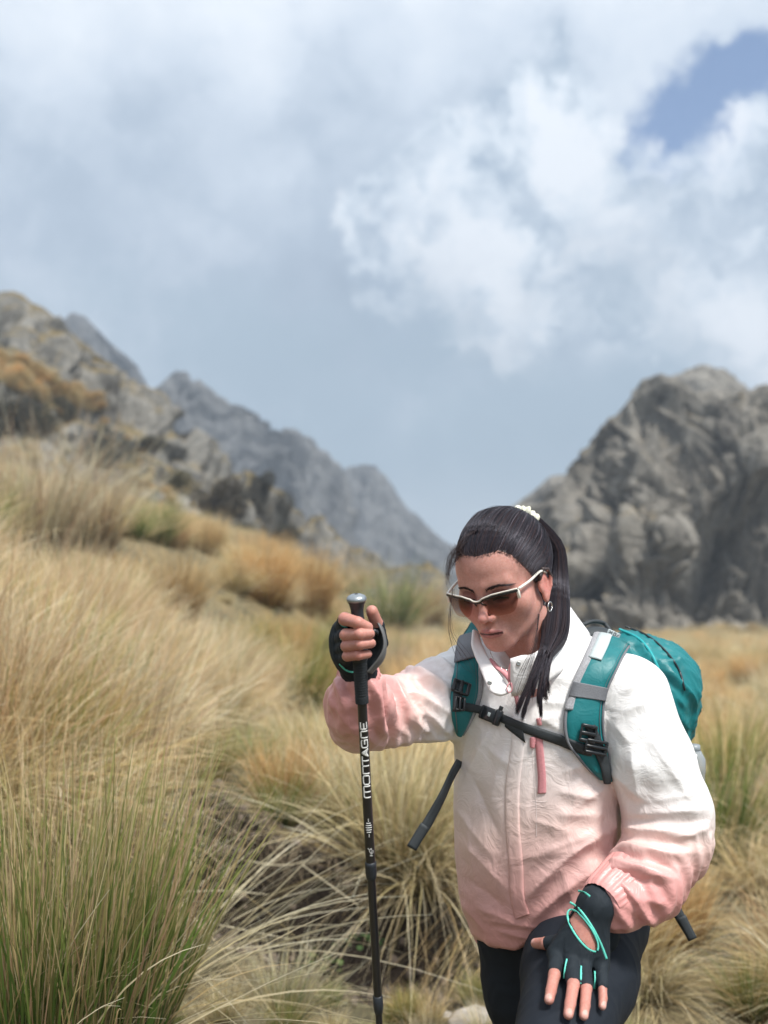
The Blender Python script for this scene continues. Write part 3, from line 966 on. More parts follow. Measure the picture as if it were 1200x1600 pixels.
def buckle(V, V0, N0, F, px, py, isl, isr, ist, iters=260):
    """let slightly over-long cloth buckle into folds: springs along every quad edge and diagonal, held near the start shape"""
    E = np.vstack([F[:, [0, 1]], F[:, [1, 2]], F[:, [2, 3]], F[:, [3, 0]], F[:, [0, 2]], F[:, [1, 3]]])
    E = np.unique(np.sort(E, 1), axis=0)
    E = E[E[:, 0] != E[:, 1]]
    d0 = V0[E[:, 1]] - V0[E[:, 0]]
    L0 = np.linalg.norm(d0, axis=1)
    dn = d0 / L0[:, None]
    # how much too long the cloth is, and along which way it is pushed together
    mid = 0.5 * (V0[E[:, 0]] + V0[E[:, 1]])
    il = isl[E[:, 0]]
    ir = isr[E[:, 0]]
    axl = norm(P(600, 1110, 1.85) - P(730, 1060, 1.98))
    axr = norm(P(1036, 1300, 1.88) - P(985, 1080, 1.90))
    axf = norm(P(960, 1400, 1.74) - P(1036, 1310, 1.88))
    mx, my, _ = proj(mid)
    vert = norm(np.array([0.25, 0, 1.0]))
    ex = np.full(len(E), 0.015)
    ex += np.where(il, 0.22 * (dn @ axl) ** 2, 0)
    low = my > 1300
    ex += np.where(ir & ~low, (0.0 + 0.10 * sst(my, 1200, 1290)) * (dn @ axr) ** 2, 0)
    ex += np.where(ir & low, 0.26 * (dn @ axf) ** 2, 0)
    tors = ~il & ~ir
    diag = norm(np.array([0.75, 0, 0.55]))
    ex += np.where(tors, (0.018 + 0.02 * sst(my, 1250, 1430)) * (dn @ vert) ** 2 + 0.045 * (dn @ diag) ** 2 * sst(mx, 800, 900), 0)
    ex += 0.10 * pnoise(mid * 6)
    L = L0 * (1 + np.maximum(ex, 0))
    n = len(V)
    deg = np.bincount(E.ravel(), minlength=n).astype(float)
    rng = np.random.RandomState(4)
    X = V + N0 * (rng.normal(0, 0.0012, n))[:, None]
    D0 = V - V0
    lim = 0.013
    for it in range(iters):
        d = X[E[:, 1]] - X[E[:, 0]]
        l = np.linalg.norm(d, axis=1)
        c = (d / np.maximum(l, 1e-9)[:, None]) * (0.5 * (l - L))[:, None]
        acc = np.stack([np.bincount(E[:, 0], c[:, k], n) - np.bincount(E[:, 1], c[:, k], n) for k in range(3)], 1)
        X = X + acc / deg[:, None] * 1.5
        X[:, 2] -= 0.00006
        if it % 5 == 0:
            acc = np.stack([np.bincount(E[:, 0], X[E[:, 1], k], n) + np.bincount(E[:, 1], X[E[:, 0], k], n) for k in range(3)], 1)
            X = X + (acc / deg[:, None] - X) * (0.30 if it < iters * 0.6 else 0.10)
        # stay near the body: a little in, a little out, hardly sideways
        q = X - V0
        dn_ = (q * N0).sum(1)
        tq = q - N0 * dn_[:, None]
        tl = np.linalg.norm(tq, axis=1)
        tq *= np.minimum(1, 0.014 / np.maximum(tl, 1e-9))[:, None]
        dn_ = np.clip(dn_, -0.018, lim)
        X = V0 + N0 * dn_[:, None] + tq
    return X

# ------------------------------------------------------------------ jacket body and sleeves
def build_jacket():
    def f(p):
        t = trunk_field(p)
        a = sleeve_l(p)
        b = sleeve_r(p)
        d = smin(t, a, 0.03)
        d = np.minimum(d, b)
        # opening for the neck
        d = smax(d, -f_cap(p, H(0, -0.02, -0.06), P(828, 1052, 1.87), 0.060, 0.030), 0.012)
        d = smax(d, -f_cap(p, P(828, 1050, 1.85), P(797, 1062, 1.80), 0.030, 0.014), 0.01)
        # opening of the cuffs
        return d
    lo = P(500, 1530, 1.9) * 0 + np.array([-0.16, 1.52, 0.62])
    hi = np.array([0.68, 2.20, 1.36])
    V, F = nets(f, lo, hi, 0.0040)
    V = relax(V, F, 3)
    VC, FC = nets(f, lo, hi, 0.0095)
    VC = relax(VC, FC, 3)
    N = vnormals(V, F)
    px, py, d = proj(V)
    tf, al, ar = trunk_field(V), sleeve_l(V), sleeve_r(V)
    isl = (al < tf) & (al < ar)
    isr = (ar < tf - 0.004) & ~isl
    ist = ~isl & ~isr
    front = sst(-(N @ CF), -0.1, 0.3)
    disp = np.zeros(len(V))
    # torso folds
    T = crease([
        (760, 1135, 722, 1215, 9, 5), (790, 1150, 762, 1250, 9, 4), (838, 1170, 828, 1262, 8, -3), (726, 1150, 712, 1260, 8, 4),
        (735, 1200, 780, 1300, 9, -4), (712, 1250, 770, 1330, 9, 4), (720, 1300, 790, 1375, 10, 4), (728, 1360, 790, 1410, 10, -4), (745, 1405, 812, 1432, 8, 4),
        (882, 1195, 940, 1172, 7, 3), (876, 1225, 930, 1235, 8, 4), (868, 1260, 940, 1262, 9, 4), (830, 1268, 900, 1290, 10, 3), (850, 1320, 930, 1288, 11, 5),
        (822, 1392, 948, 1285, 10, 9, -6), (830, 1428, 960, 1330, 9, 7, -6), (850, 1440, 930, 1395, 8, 5), (812, 1330, 905, 1315, 10, 3),
        (800, 1290, 806, 1440, 5, -3), (850, 1060, 880, 1040, 7, 3), (842, 1085, 885, 1085, 6, 3), (845, 1110, 880, 1128, 6, 3), (830, 1120, 870, 1105, 6, 3),
        (795, 1100, 830, 1125, 6, 3), (760, 1050, 765, 1100, 6, 3), (900, 1250, 950, 1215, 8, 4), (722, 1395, 760, 1445, 8, 4), (775, 1440, 830, 1458, 5, 4), (760, 1425, 850, 1440, 5, 3),
        (765, 1160, 800, 1185, 9, 3), (730, 1280, 742, 1380, 8, 4), (960, 1260, 955, 1330, 8, 5), (880, 1350, 900, 1410, 9, 3)])
    # left-hand sleeve in the picture
    Lf = crease([
        (612, 1040, 660, 1130, 8, 6), (640, 1060, 712, 1108, 7, 6), (655, 1085, 708, 1140, 7, 5), (600, 1075, 612, 1145, 6, -6), (585, 1060, 604, 1140, 6, 6),
        (625, 1040, 700, 1050, 8, 5), (650, 1030, 705, 1065, 7, 5), (680, 1005, 712, 1050, 7, 4), (608, 1150, 690, 1140, 7, 4), (527, 1050, 545, 1100, 6, 5), (540, 1045, 550, 1085, 5, -4),
        (520, 1080, 570, 1150, 8, 4), (598, 1090, 602, 1130, 3.5, -6), (690, 980, 690, 1020, 6, 3), (575, 1045, 590, 1080, 5, 4), (515, 1060, 522, 1100, 5, 4), (560, 1120, 592, 1155, 8, 4),
        (640, 1110, 700, 1150, 6, 4)])
    Rf = crease([
        (965, 1280, 1060, 1286, 8, 9), (975, 1262, 1105, 1250, 10, 6), (958, 1300, 1060, 1325, 8, 8), (940, 1325, 1050, 1350, 9, 7), (985, 1315, 1095, 1320, 8, 5),
        (930, 1350, 1000, 1420, 7, 6), (960, 1350, 1030, 1440, 7, 7), (1000, 1350, 1060, 1360, 7, 5), (1010, 1130, 1075, 1235, 9, 5), (985, 1160, 1000, 1250, 8, 4), (950, 1190, 1010, 1240, 8, 4),
        (958, 1120, 985, 1150, 7, 3), (1040, 1150, 1085, 1240, 8, 4), (975, 1065, 1010, 1050, 6, 3), (970, 1100, 1035, 1075, 7, 3), (945, 1375, 985, 1432, 6, 6), (1000, 1390, 1045, 1400, 6, 5),
        (1040, 1300, 1110, 1280, 8, 5), (1015, 1240, 1095, 1225, 9, 4), (920, 1340, 990, 1345, 7, 5)])
    disp += np.where(ist, T(px, py), 0) * front + np.where(isl, Lf(px, py), 0) * front + np.where(isr, Rf(px, py), 0) * front
    soft = 1 - 0.0 * front
    disp += np.where(ist, cloth_noise(V, 9, (0.30, 0, 1), 0.0040, 2.0, 0.30), 0)
    disp += np.where(isl, cloth_noise(V, 14, (1, 0, -0.5), 0.0040, 8.0, 0.4), 0)
    disp += np.where(isr, cloth_noise(V, 11, (0.5, 0, -1), 0.0040, 14.0, 0.4), 0)
    V0 = V.copy()
    NC = vnormals(VC, FC)
    pxc, pyc, _ = proj(VC)
    tc_, lc_, rc_ = trunk_field(VC), sleeve_l(VC), sleeve_r(VC)
    cl = (lc_ < tc_) & (lc_ < rc_)
    cr_ = (rc_ < tc_ - 0.004) & ~cl
    fc = sst(-(NC @ CF), -0.1, 0.3)
    seed = (np.where(~cl & ~cr_, T(pxc, pyc), 0) + np.where(cl, Lf(pxc, pyc), 0) + np.where(cr_, Rf(pxc, pyc), 0)) * fc
    XC = buckle(VC + NC * seed[:, None], VC, NC, FC, pxc, pyc, cl, cr_, None)
    from mathutils.kdtree import KDTree
    kd = KDTree(len(VC))
    for i_, c_ in enumerate(VC.tolist()):
        kd.insert(c_, i_)
    kd.balance()
    DC = XC - VC
    out_d = np.zeros_like(V)
    for i_, c_ in enumerate(V.tolist()):
        nb_ = kd.find_n(c_, 5)
        w_ = [math.exp(-(q_[2] / 0.0075) ** 2) for q_ in nb_]
        out_d[i_] = sum(DC[q_[1]] * ww for q_, ww in zip(nb_, w_)) / sum(w_)
    V = V + out_d + N * (disp * 0.85)[:, None]
    # keep the neck opening clean
    # colour: dyed white at the shoulders, pink at hem and cuffs
    t_t = sst(py + 0.10 * (px - 800) + 10 * pnoise(V * 9), 1085, 1490)
    along_l = 1 - sst(np.hypot(px - 560, (py - 1085) * 1.1) + 6 * pnoise(V * 9), 30, 165)
    along_r = sst(py - 0.25 * (px - 1000) + 8 * pnoise(V * 9), 1190, 1385)
    t = np.where(isl, along_l, np.where(isr, along_r, t_t))
    t = t[:, None]
    C = np.where(t < 0.5, WHITE * (1 - 2 * t) + PEACH * 2 * t, PEACH * (2 - 2 * t) + PINK * (2 * t - 1))
    o = mesh_obj('jacket', V, F, M_jacket, woman, attrs={'tint': C})
    md = o.modifiers.new('smooth', 'SUBSURF')
    md.levels = md.render_levels = 1
    return o, V, F
jacket, JV, JF = build_jacket()
jb = bvh_of(JV, JF)

# ------------------------------------------------------------------ leggings and shoes
TH_F = [P(925, 1440, 1.96), P(905, 1520, 1.80), P(866, 1655, 1.58)]
KNEE_F = TH_F[-1]
gfz = float(gz(KNEE_F[0], KNEE_F[1] + 0.02))
FOOT_F = np.array([KNEE_F[0] + 0.01, KNEE_F[1] + 0.05, gfz + 0.075])
HIP_B = P(820, 1455, 2.00)
KNEE_B = P(838, 1700, 2.02)
FOOT_B = np.array([KNEE_B[0] + 0.03, KNEE_B[1] + 0.22, float(gz(KNEE_B[0] + 0.03, KNEE_B[1] + 0.22)) + 0.08])
def legs_field(p, s=0.0):
    d = f_chain(p, TH_F, [0.103 - s, 0.094 - s, 0.068 - s], 0.04)
    d = smin(d, f_chain(p, [KNEE_F, KNEE_F * 0.55 + FOOT_F * 0.45 + np.array([0, 0.02, 0]), FOOT_F], [0.066 - s, 0.056 - s, 0.040 - s], 0.03), 0.02)
    b = f_chain(p, [HIP_B, P(826, 1540, 2.0), KNEE_B], [0.098 - s, 0.082 - s, 0.060 - s], 0.04)
    b = smin(b, f_chain(p, [KNEE_B, KNEE_B * 0.55 + FOOT_B * 0.45, FOOT_B], [0.060 - s, 0.056 - s, 0.040 - s], 0.03), 0.02)
    d = smin(d, b, 0.008)
    d = smin(d, f_ell(p, P(885, 1425, 2.02), (0.155 - s, 0.125 - s, 0.13 - s)), 0.04)
    return d
V, F = nets(legs_field, (0.10, 1.36, -0.16), (0.62, 2.52, 0.92), 0.005)
V = relax(V, F, 2)
N = vnormals(V, F)
V = V + N * (cloth_noise(V, 22, (1, 0, 0.3), 0.0018, 4.0, 0.4))[:, None]
px_, py_, d_ = proj(V)
leg_tint = np.repeat(np.array([[0.010, 0.014, 0.021]]), len(V), 0)
mesh_obj('leggings', V, F, M_black, woman, attrs={'tint': leg_tint})
M_shoe = simple_mat('shoe_leather', (0.06, 0.055, 0.05), 0.7, 0, 0.2, 60, 0.3)
M_sole = simple_mat('shoe_sole', (0.03, 0.03, 0.03), 0.8)
for ft, dr in ((FOOT_F, (-0.15, -1.0)), (FOOT_B, (-0.1, -1.0))):
    dv = norm(np.array([dr[0], dr[1], 0.0]))
    g0 = ft[2] - 0.075
    heel, toe = ft + np.array([0, 0, -0.03]) - dv * 0.03, ft + dv * 0.17 + np.array([0, 0, -0.040])
    def shoe_f(p, heel=heel, toe=toe, ft=ft, g0=g0):
        d = f_chain(p, [ft + np.array([0, 0, 0.03]), heel, toe], [0.046, 0.042, 0.034], 0.03)
        return smax(d, (g0 + 0.012) - p[:, 2], 0.006)
    V, F = nets(shoe_f, ft - 0.26, ft + 0.26, 0.006)
    sh = mesh_obj('shoe', V, F, M_shoe, woman)
    def sole_f(p, heel=heel, toe=toe, g0=g0):
        d = f_cap(p, heel, toe, 0.047, 0.040)
        return smax(d, np.abs(p[:, 2] - g0 - 0.006) - 0.013, 0.004)
    V, F = nets(sole_f, ft - 0.26, ft + 0.26, 0.006)
    mesh_obj('sole', V, F, M_sole, sh)
# ------------------------------------------------------------------ hands
def rest_on(fld, px, py, r, d0=1.25):
    d = d0
    for _ in range(400):
        p = P(px, py, d)
        v = fld(p[None])[0] - r
        if v < 0.0004:
            break
        d += max(v * 0.8, 0.0008)
    return P(px, py, d)
RH = {   # hand round the grip: knuckle, middle joint, end joint, tip
    'index': ([P(535, 984, 1.668), P(539, 967, 1.612), P(559, 973, 1.592), P(575, 980, 1.600)], [0.0108, 0.0102, 0.0094, 0.0080]),
    'middle': ([P(531, 999, 1.668), P(541, 992, 1.608), P(562, 991, 1.589), P(578, 990, 1.597)], [0.0108, 0.0098, 0.0090, 0.0078]),
    'ring': ([P(532, 1014, 1.668), P(542, 1009, 1.609), P(562, 1007, 1.591), P(580, 1005, 1.600)], [0.0102, 0.0092, 0.0084, 0.0074]),
    'little': ([P(537, 1028, 1.664), P(543, 1025, 1.613), P(560, 1024, 1.596), P(575, 1022, 1.603)], [0.0095, 0.0082, 0.0074, 0.0064]),
    'thumb': ([P(570, 1032, 1.680), P(592, 1004, 1.676), P(589, 976, 1.650), P(581, 955, 1.632)], [0.0135, 0.0125, 0.0108, 0.0095]),
}
RW = P(562, 1056, 1.712)
def hand_r(p, s=0.0, cuts=None):
    d = f_cap(p, RW, P(562, 1066, 1.725), 0.024 + s, 0.026 + s)
    for k, (j, r) in RH.items():
        rr = [x + s for x in r]
        d = smin(d, f_cap(p, RW, j[0], 0.019 + s, r[0] + 0.004 + s), 0.012)
    d = smin(d, f_ell(p, P(545, 1010, 1.680), (0.024 + s, 0.017 + s, 0.036 + s)), 0.012)
    return d
def fingers(p, HD, s=0.0, end=3, frac=1.0, k=0.003, keys=None):
    out = None
    for n_, (j, r) in HD.items():
        if keys and n_ not in keys:
            continue
        pts = [np.array(q) for q in j[:end]] + [j[end - 1] * (1 - frac) + j[end] * frac]
        rs = [x + s for x in r[:end]] + [(r[end - 1] * (1 - frac) + r[end] * frac) + s]
        # slight knuckle swell
        c = f_chain(p, pts, rs, 0.0025)
        out = c if out is None else smin(out, c, k)
    return out
def hand_r_skin(p):
    return smin(hand_r(p, -0.0005), fingers(p, RH, k=0.0012), 0.004)
def hand_r_glove(p):
    f4 = None
    for n_ in ('index', 'middle', 'ring', 'little'):
        j, r = RH[n_]
        e = j[0] * 0.22 + j[1] * 0.78
        c = f_cap(p, j[0], e, r[0] + 0.0028, r[1] + 0.0020)
        f4 = c if f4 is None else smin(f4, c, 0.003)
    j, r = RH['thumb']
    th = f_chain(p, [j[0], j[1], j[1] * 0.05 + j[2] * 0.95], [r[0] + 0.0025, r[1] + 0.0022, r[2] + 0.0018], 0.004)
    d = smin(smin(hand_r(p, 0.0022), f4, 0.006), th, 0.004)
    return d

LHp = {
    'index': [(870, 1490, 0.012), (866, 1524, 0.0115), (861, 1548, 0.0095), (858, 1562, 0.0090)],
    'middle': [(893, 1497, 0.013), (896, 1538, 0.0130), (891, 1568, 0.0105), (888, 1585, 0.0095)],
    'ring': [(911, 1503, 0.012), (916, 1544, 0.0120), (914, 1571, 0.0100), (912, 1587, 0.0090)],
    'little': [(939, 1506, 0.011), (941, 1542, 0.0105), (942, 1560, 0.0088), (941, 1572, 0.0080)],
}
LH = {}
for n_, q in LHp.items():
    LH[n_] = ([rest_on(legs_field, x, y, r + 0.004) for x, y, r in q],
              {'index': [0.0110, 0.0094, 0.0084, 0.0076], 'middle': [0.0110, 0.0096, 0.0086, 0.0077], 'ring': [0.0105, 0.0090, 0.0081, 0.0072], 'little': [0.0095, 0.0077, 0.0070, 0.0062]}[n_])
LW = P(931, 1416, 1.705)
_k = rest_on(legs_field, 893, 1462, 0.019)
LH['thumb'] = ([_k, rest_on(legs_field, 878, 1474, 0.014), rest_on(legs_field, 853, 1474, 0.012), rest_on(legs_field, 837, 1474, 0.010)], [0.015, 0.0125, 0.0102, 0.0085])
HEEL = rest_on(legs_field, 948, 1456, 0.018)
def palm_l(p, s=0.0):
    d = f_cap(p, LW, P(948, 1398, 1.735), 0.030 + s, 0.030 + s)
    for n_ in ('index', 'middle', 'ring', 'little'):
        j, r = LH[n_]
        d = smin(d, f_cap(p, LW, j[0], 0.020 + s, r[0] + 0.0035 + s), 0.010)
    d = smin(d, f_cap(p, LW, LH['thumb'][0][1], 0.018 + s, 0.013 + s), 0.014)
    d = smin(d, f_ell(p, HEEL, (0.020 + s, 0.014 + s, 0.034 + s)), 0.014)
    return d
def hand_l_skin(p):
    return smin(palm_l(p, -0.0005), fingers(p, LH, k=0.0012), 0.004)
def hand_l_glove(p):
    f4 = None
    for n_, fr in (('index', 0.78), ('middle', 0.86), ('ring', 0.88), ('little', 0.95)):
        j, r = LH[n_]
        e = j[0] * (1 - fr) + j[1] * fr
        c = f_cap(p, j[0], e, r[0] + 0.0024, r[1] + 0.0024)
        f4 = c if f4 is None else smin(f4, c, 0.003)
    j, r = LH['thumb']
    th = f_chain(p, [j[0], j[1], j[1] * 0.15 + j[2] * 0.85], [r[0] + 0.002, r[1] + 0.002, r[2] + 0.0018], 0.004)
    return smin(smin(palm_l(p, 0.0022), f4, 0.005), th, 0.005)

# ------------------------------------------------------------------ body: head, neck, hands and what the clothes hide
SKIN = np.array([0.54, 0.280, 0.230])
def build_body():
    parts = []
    V, F = nets(skin_top, HC - np.array([0.17, 0.17, 0.24]), HC + np.array([0.19, 0.20, 0.16]), 0.00145)
    V = relax(V, F, 1, 0.4)
    q = toH(V)
    x, f, z = q.T
    ax = np.abs(x)
    C = np.repeat(SKIN[None], len(V), 0)
    red = np.exp(-(((ax - 0.040) / 0.022) ** 2 + ((z + 0.036) / 0.020) ** 2)) * (f > 0.02) * 0.55
    red += np.exp(-((x / 0.014) ** 2 + ((z + 0.036) / 0.014) ** 2 + ((f - 0.104) / 0.014) ** 2)) * 0.6
    red += np.exp(-((ax - 0.080) / 0.012) ** 2 - ((f + 0.01) / 0.03) ** 2 - ((z + 0.015) / 0.035) ** 2) * 0.9
    red += np.exp(-((x / 0.03) ** 2 + ((z + 0.100) / 0.018) ** 2)) * (f > 0.04) * 0.2
    C = C * (1 - red[:, None] * np.array([-0.02, 0.22, 0.20]))
    lipz = -0.0702 - 0.02 * ax
    lw = np.clip(1 - (ax / 0.0235) ** 2, 0, 1) ** 0.5
    up = (z > lipz) & (z < lipz + 0.0085 * lw)
    lo = (z <= lipz) & (z > lipz - 0.0098 * lw)
    lip = (up | lo) & (f > 0.075)
    C[lip] = np.array([0.43, 0.165, 0.150])
    line = (np.abs(z - lipz) < 0.0021) & (ax < 0.0235) & (f > 0.075)
    C[line] = np.array([0.10, 0.035, 0.035])
    eye = (np.hypot(ax - 0.031, (z + 0.004) * 1.3) < 0.0165) & (f > 0.05)
    C[eye] = C[eye] * np.array([0.70, 0.62, 0.62])
    lash = (np.abs(z + 0.0085 + 12 * (ax - 0.031) ** 2) < 0.0016) & (np.abs(ax - 0.031) < 0.014) & (f > 0.05)
    C[lash] = (0.03, 0.02, 0.02)
    scalp = z > hair_line(q) + 0.004
    C[scalp] = (0.045, 0.03, 0.028)
    C *= (1 + 0.05 * fbm(V * 55, 3))[:, None]
    parts.append((V, F, C))
    for fld, c, HD in ((hand_r_skin, P(560, 1008, 1.65), RH), (hand_l_skin, P(900, 1480, 1.66), LH)):
        V, F = nets(fld, c - np.array([0.085, 0.13, 0.15]), c + np.array([0.085, 0.13, 0.15]), 0.00125)
        V = relax(V, F, 1, 0.4)
        C = np.repeat((SKIN * np.array([0.90, 0.82, 0.80]))[None], len(V), 0)
        for n_, (j, r) in HD.items():
            # redder joints, pale nails
            for t in (1, 2):
                dd = np.linalg.norm(V - j[t], axis=1)
                C *= (1 - 0.16 * np.exp(-(dd / 0.009) ** 2)[:, None] * np.array([0.3, 1, 1]))
            tip, prev = j[3], j[2]
            ax_ = norm(tip - prev)
            if HD is LH:
                nrm = norm(grad(legs_field, tip[None])[0])
            else:
                nrm = norm(np.array([0.55, -0.75, 0.25])) if n_ == 'thumb' else norm(np.array([0.75, -0.55, 0.15]))
            if HD is RH and n_ == 'thumb':
                continue
            nc = tip + nrm * r[3] * 0.95 + ax_ * r[3] * 0.25
            side = norm(np.cross(ax_, nrm))
            v = V - nc
            m = ((v @ ax_) / 0.0068) ** 2 + ((v @ side) / 0.0052) ** 2 < 1
            m &= np.abs(v @ nrm) < 0.006
            if HD is LH:
                C[m] = (0.60, 0.35, 0.30)
        parts.append((V, F, C))
    def hidden(p):
        d = trunk_field(p, 0.022)
        d = smin(d, sleeve_l(p, 0.025), 0.02)
        d = smin(d, sleeve_r(p, 0.028), 0.02)
        d = smin(d, legs_field(p, 0.006), 0.01)
        return smax(d, (930 + 105 - proj(p)[1]) * 0.0012, 0.01)
    V, F = nets(hidden, (-0.16, 1.36, -0.16), (0.68, 2.52, 1.30), 0.011)
    parts.append((V, F, np.repeat(SKIN[None], len(V), 0)))
    o, Vs, Fs, Cs = 0, [], [], []
    for V, F, C in parts:
        Vs.append(V); Fs.append(F + o); Cs.append(C); o += len(V)
    return mesh_obj('body', np.vstack(Vs), np.vstack(Fs), M_skin, woman, attrs={'tint': np.vstack(Cs)})

HL_A = np.radians([0, 14, 30, 45, 58, 70, 80, 90, 100, 112, 125, 150, 180])
HL_Z = np.array([0.066, 0.068, 0.070, 0.058, 0.032, 0.012, -0.012, -0.006, 0.004, -0.040, -0.070, -0.082, -0.085])
def hair_line(q):
    a = np.arctan2(np.abs(q[:, 0]), q[:, 1])
    return np.interp(a, HL_A, HL_Z)
body = build_body()

# ------------------------------------------------------------------ gloves
MINT = (0.12, 0.62, 0.50)
M_mint = simple_mat('mint_trim', MINT, 0.6, 0, 0.1, 300, 0.1)
def glove(fld, c, hole=None):
    V, F = nets(fld, c - np.array([0.085, 0.13, 0.15]), c + np.array([0.085, 0.13, 0.15]), 0.0015)
    V = relax(V, F, 1, 0.4)
    N = vnormals(V, F)
    V = V + N * (cloth_noise(V, 60, (0.3, 0, 1), 0.0012, 3.0, 0.5))[:, None]
    if hole is not None:
        px, py, d = proj(V)
        inside = hole(px, py) & (N @ CF < 0)
        F = F[~inside[F].all(1)]
    C = np.repeat(np.array([[0.014, 0.020, 0.026]]), len(V), 0)
    return V, F, C
V, F, C = glove(hand_r_glove, P(560, 1008, 1.65))
glove_r = mesh_obj('glove', V, F, M_black, woman, attrs={'tint': C})
glove_r['label'] = 'black half-finger glove gripping the pole'
rb = bvh_of(V, F)
def hole_l(px, py):
    cx, cy = 910.5, 1454.0
    dx, dy = px - cx, py - cy
    ax = np.array([47, 71.0]) / math.hypot(47, 71)
    u = dx * ax[0] + dy * ax[1]
    v = -dx * ax[1] + dy * ax[0]
    return (u / 38.0) ** 2 + (v / 11.5) ** 2 < 1
V, F, C = glove(hand_l_glove, P(900, 1480, 1.66), hole_l)
glove_l = mesh_obj('glove', V, F, M_black, woman, attrs={'tint': C})
glove_l['label'] = 'black half-finger glove with an oval opening on its back, resting on the thigh'
V2, F2 = nets(hand_l_glove, P(900, 1480, 1.66) - np.array([0.085, 0.13, 0.15]), P(900, 1480, 1.66) + np.array([0.085, 0.13, 0.15]), 0.002)
lb = bvh_of(V2, F2)
def trim(bvh, pts, r, parent, n=40, closed=False, name='trim', mat=None, off=0.0006):
    q = catmull(np.array(pts, float), n)
    W, _ = drape(bvh, q, off)
    W = np.array([np.convolve(np.pad(W[:, k], 2, mode='edge'), np.ones(5) / 5, 'valid') for k in range(3)]).T
    Vt, Ft = tube(W, r, 6, up=-CF, flat=0.2)
    return mesh_obj(name, Vt, Ft, mat or M_mint, parent)
axv = np.array([47, 71.0]) / math.hypot(47, 71)
ov = [(910.5 + axv[0] * 39.5 * math.cos(a) - axv[1] * 13 * math.sin(a), 1454 + axv[1] * 39.5 * math.cos(a) + axv[0] * 13 * math.sin(a)) for a in np.linspace(0, 2 * np.pi, 25)]
trim(lb, ov, 0.0019, glove_l, 60)
trim(lb, [(889, 1409), (905, 1420), (925, 1448), (940, 1478), (948, 1500)], 0.0022, glove_l, 40)
trim(lb, [(902, 1392), (912, 1394), (923, 1402)], 0.0022, glove_l, 12)
for a in ([(887, 1497), (884, 1512), (881, 1531)], [(909, 1508), (908, 1522), (908, 1539)], [(930, 1516), (931, 1530), (928, 1547)]):
    trim(lb, a, 0.0021, glove_l, 12)
for a in ([(531, 973), (535, 978), (544, 980)], [(531, 998), (540, 1000), (547, 1001)], [(532, 1012), (538, 1014), (546, 1014)], [(544, 985), (545, 992), (541, 999)]):
    trim(rb, a, 0.0011, glove_r, 10)
trim(rb, [(530, 1036), (537, 1044), (545, 1049), (553, 1050)], 0.0016, glove_r, 16)
# ------------------------------------------------------------------ hair
def hair_mat(name):
    m, t, b = material(name)
    a = t.add('ShaderNodeAttribute', attribute_name='tint')
    t.put(b.inputs['Base Color'], a.outputs['Color'])
    b.inputs['Roughness'].default_value = 0.40
    b.inputs['Specular IOR Level'].default_value = 0.32
    b.inputs['Specular Tint'].default_value = (0.80, 0.82, 1.0, 1)
    return m
M_hair = hair_mat('dark_hair')
def skull(q):
    d = f_ell(q, (0, -0.016, 0.034), (0.0735, 0.096, 0.079))
    d = smin(d, f_ell(q, (0, 0.030, 0.030), (0.064, 0.058, 0.066)), 0.025)
    return smin(d, f_ell(q, (0, -0.03, -0.03), (0.060, 0.060, 0.065)), 0.03)
def cap_field(p):
    q = toH(p)
    hl = hair_line(q)
    lift = 0.0030 * sst(q[:, 2] - hl, 0.0, 0.09) + 0.0055 * sst(q[:, 2], 0.03, 0.125) - 0.0028
    d = skull(q) - lift
    return smax(d, (hl + 0.007 - q[:, 2]) * 0.8, 0.004)
V, F = nets(cap_field, HC - np.array([0.15, 0.15, 0.15]), HC + np.array([0.16, 0.20, 0.17]), 0.0022)
hair_cap = (relax(V, F, 1), F)
TIE = np.array([0.010, -0.112, 0.083])
CEN = np.array([0.0, -0.016, 0.034])

def strands(paths, r, sides=3, taper=True):
    """paths (n,k,3), r (n,) -> verts, quads"""
    n, k, _ = paths.shape
    T = norm(np.gradient(paths, axis=1))
    ref = np.array([0.3, 0.5, 0.8])
    Nn = norm(np.cross(T, ref))
    Bn = np.cross(T, Nn)
    s = np.linspace(0, 1, k)
    prof = np.ones(k) if not taper else np.clip(1.15 - 0.95 * s ** 3, 0.15, 1)
    ang = np.linspace(0, 2 * np.pi, sides, endpoint=False)
    V = paths[:, :, None] + (r[:, None] * prof)[..., None, None] * (np.cos(ang)[None, None, :, None] * Nn[:, :, None] + np.sin(ang)[None, None, :, None] * Bn[:, :, None])
    base = (np.arange(n) * k * sides)[:, None, None] + (np.arange(k - 1) * sides)[None, :, None]
    j = np.arange(sides)[None, None]
    F = np.stack([base + j, base + (j + 1) % sides, base + sides + (j + 1) % sides, base + sides + j], -1).reshape(-1, 4)
    return V.reshape(-1, 3), F

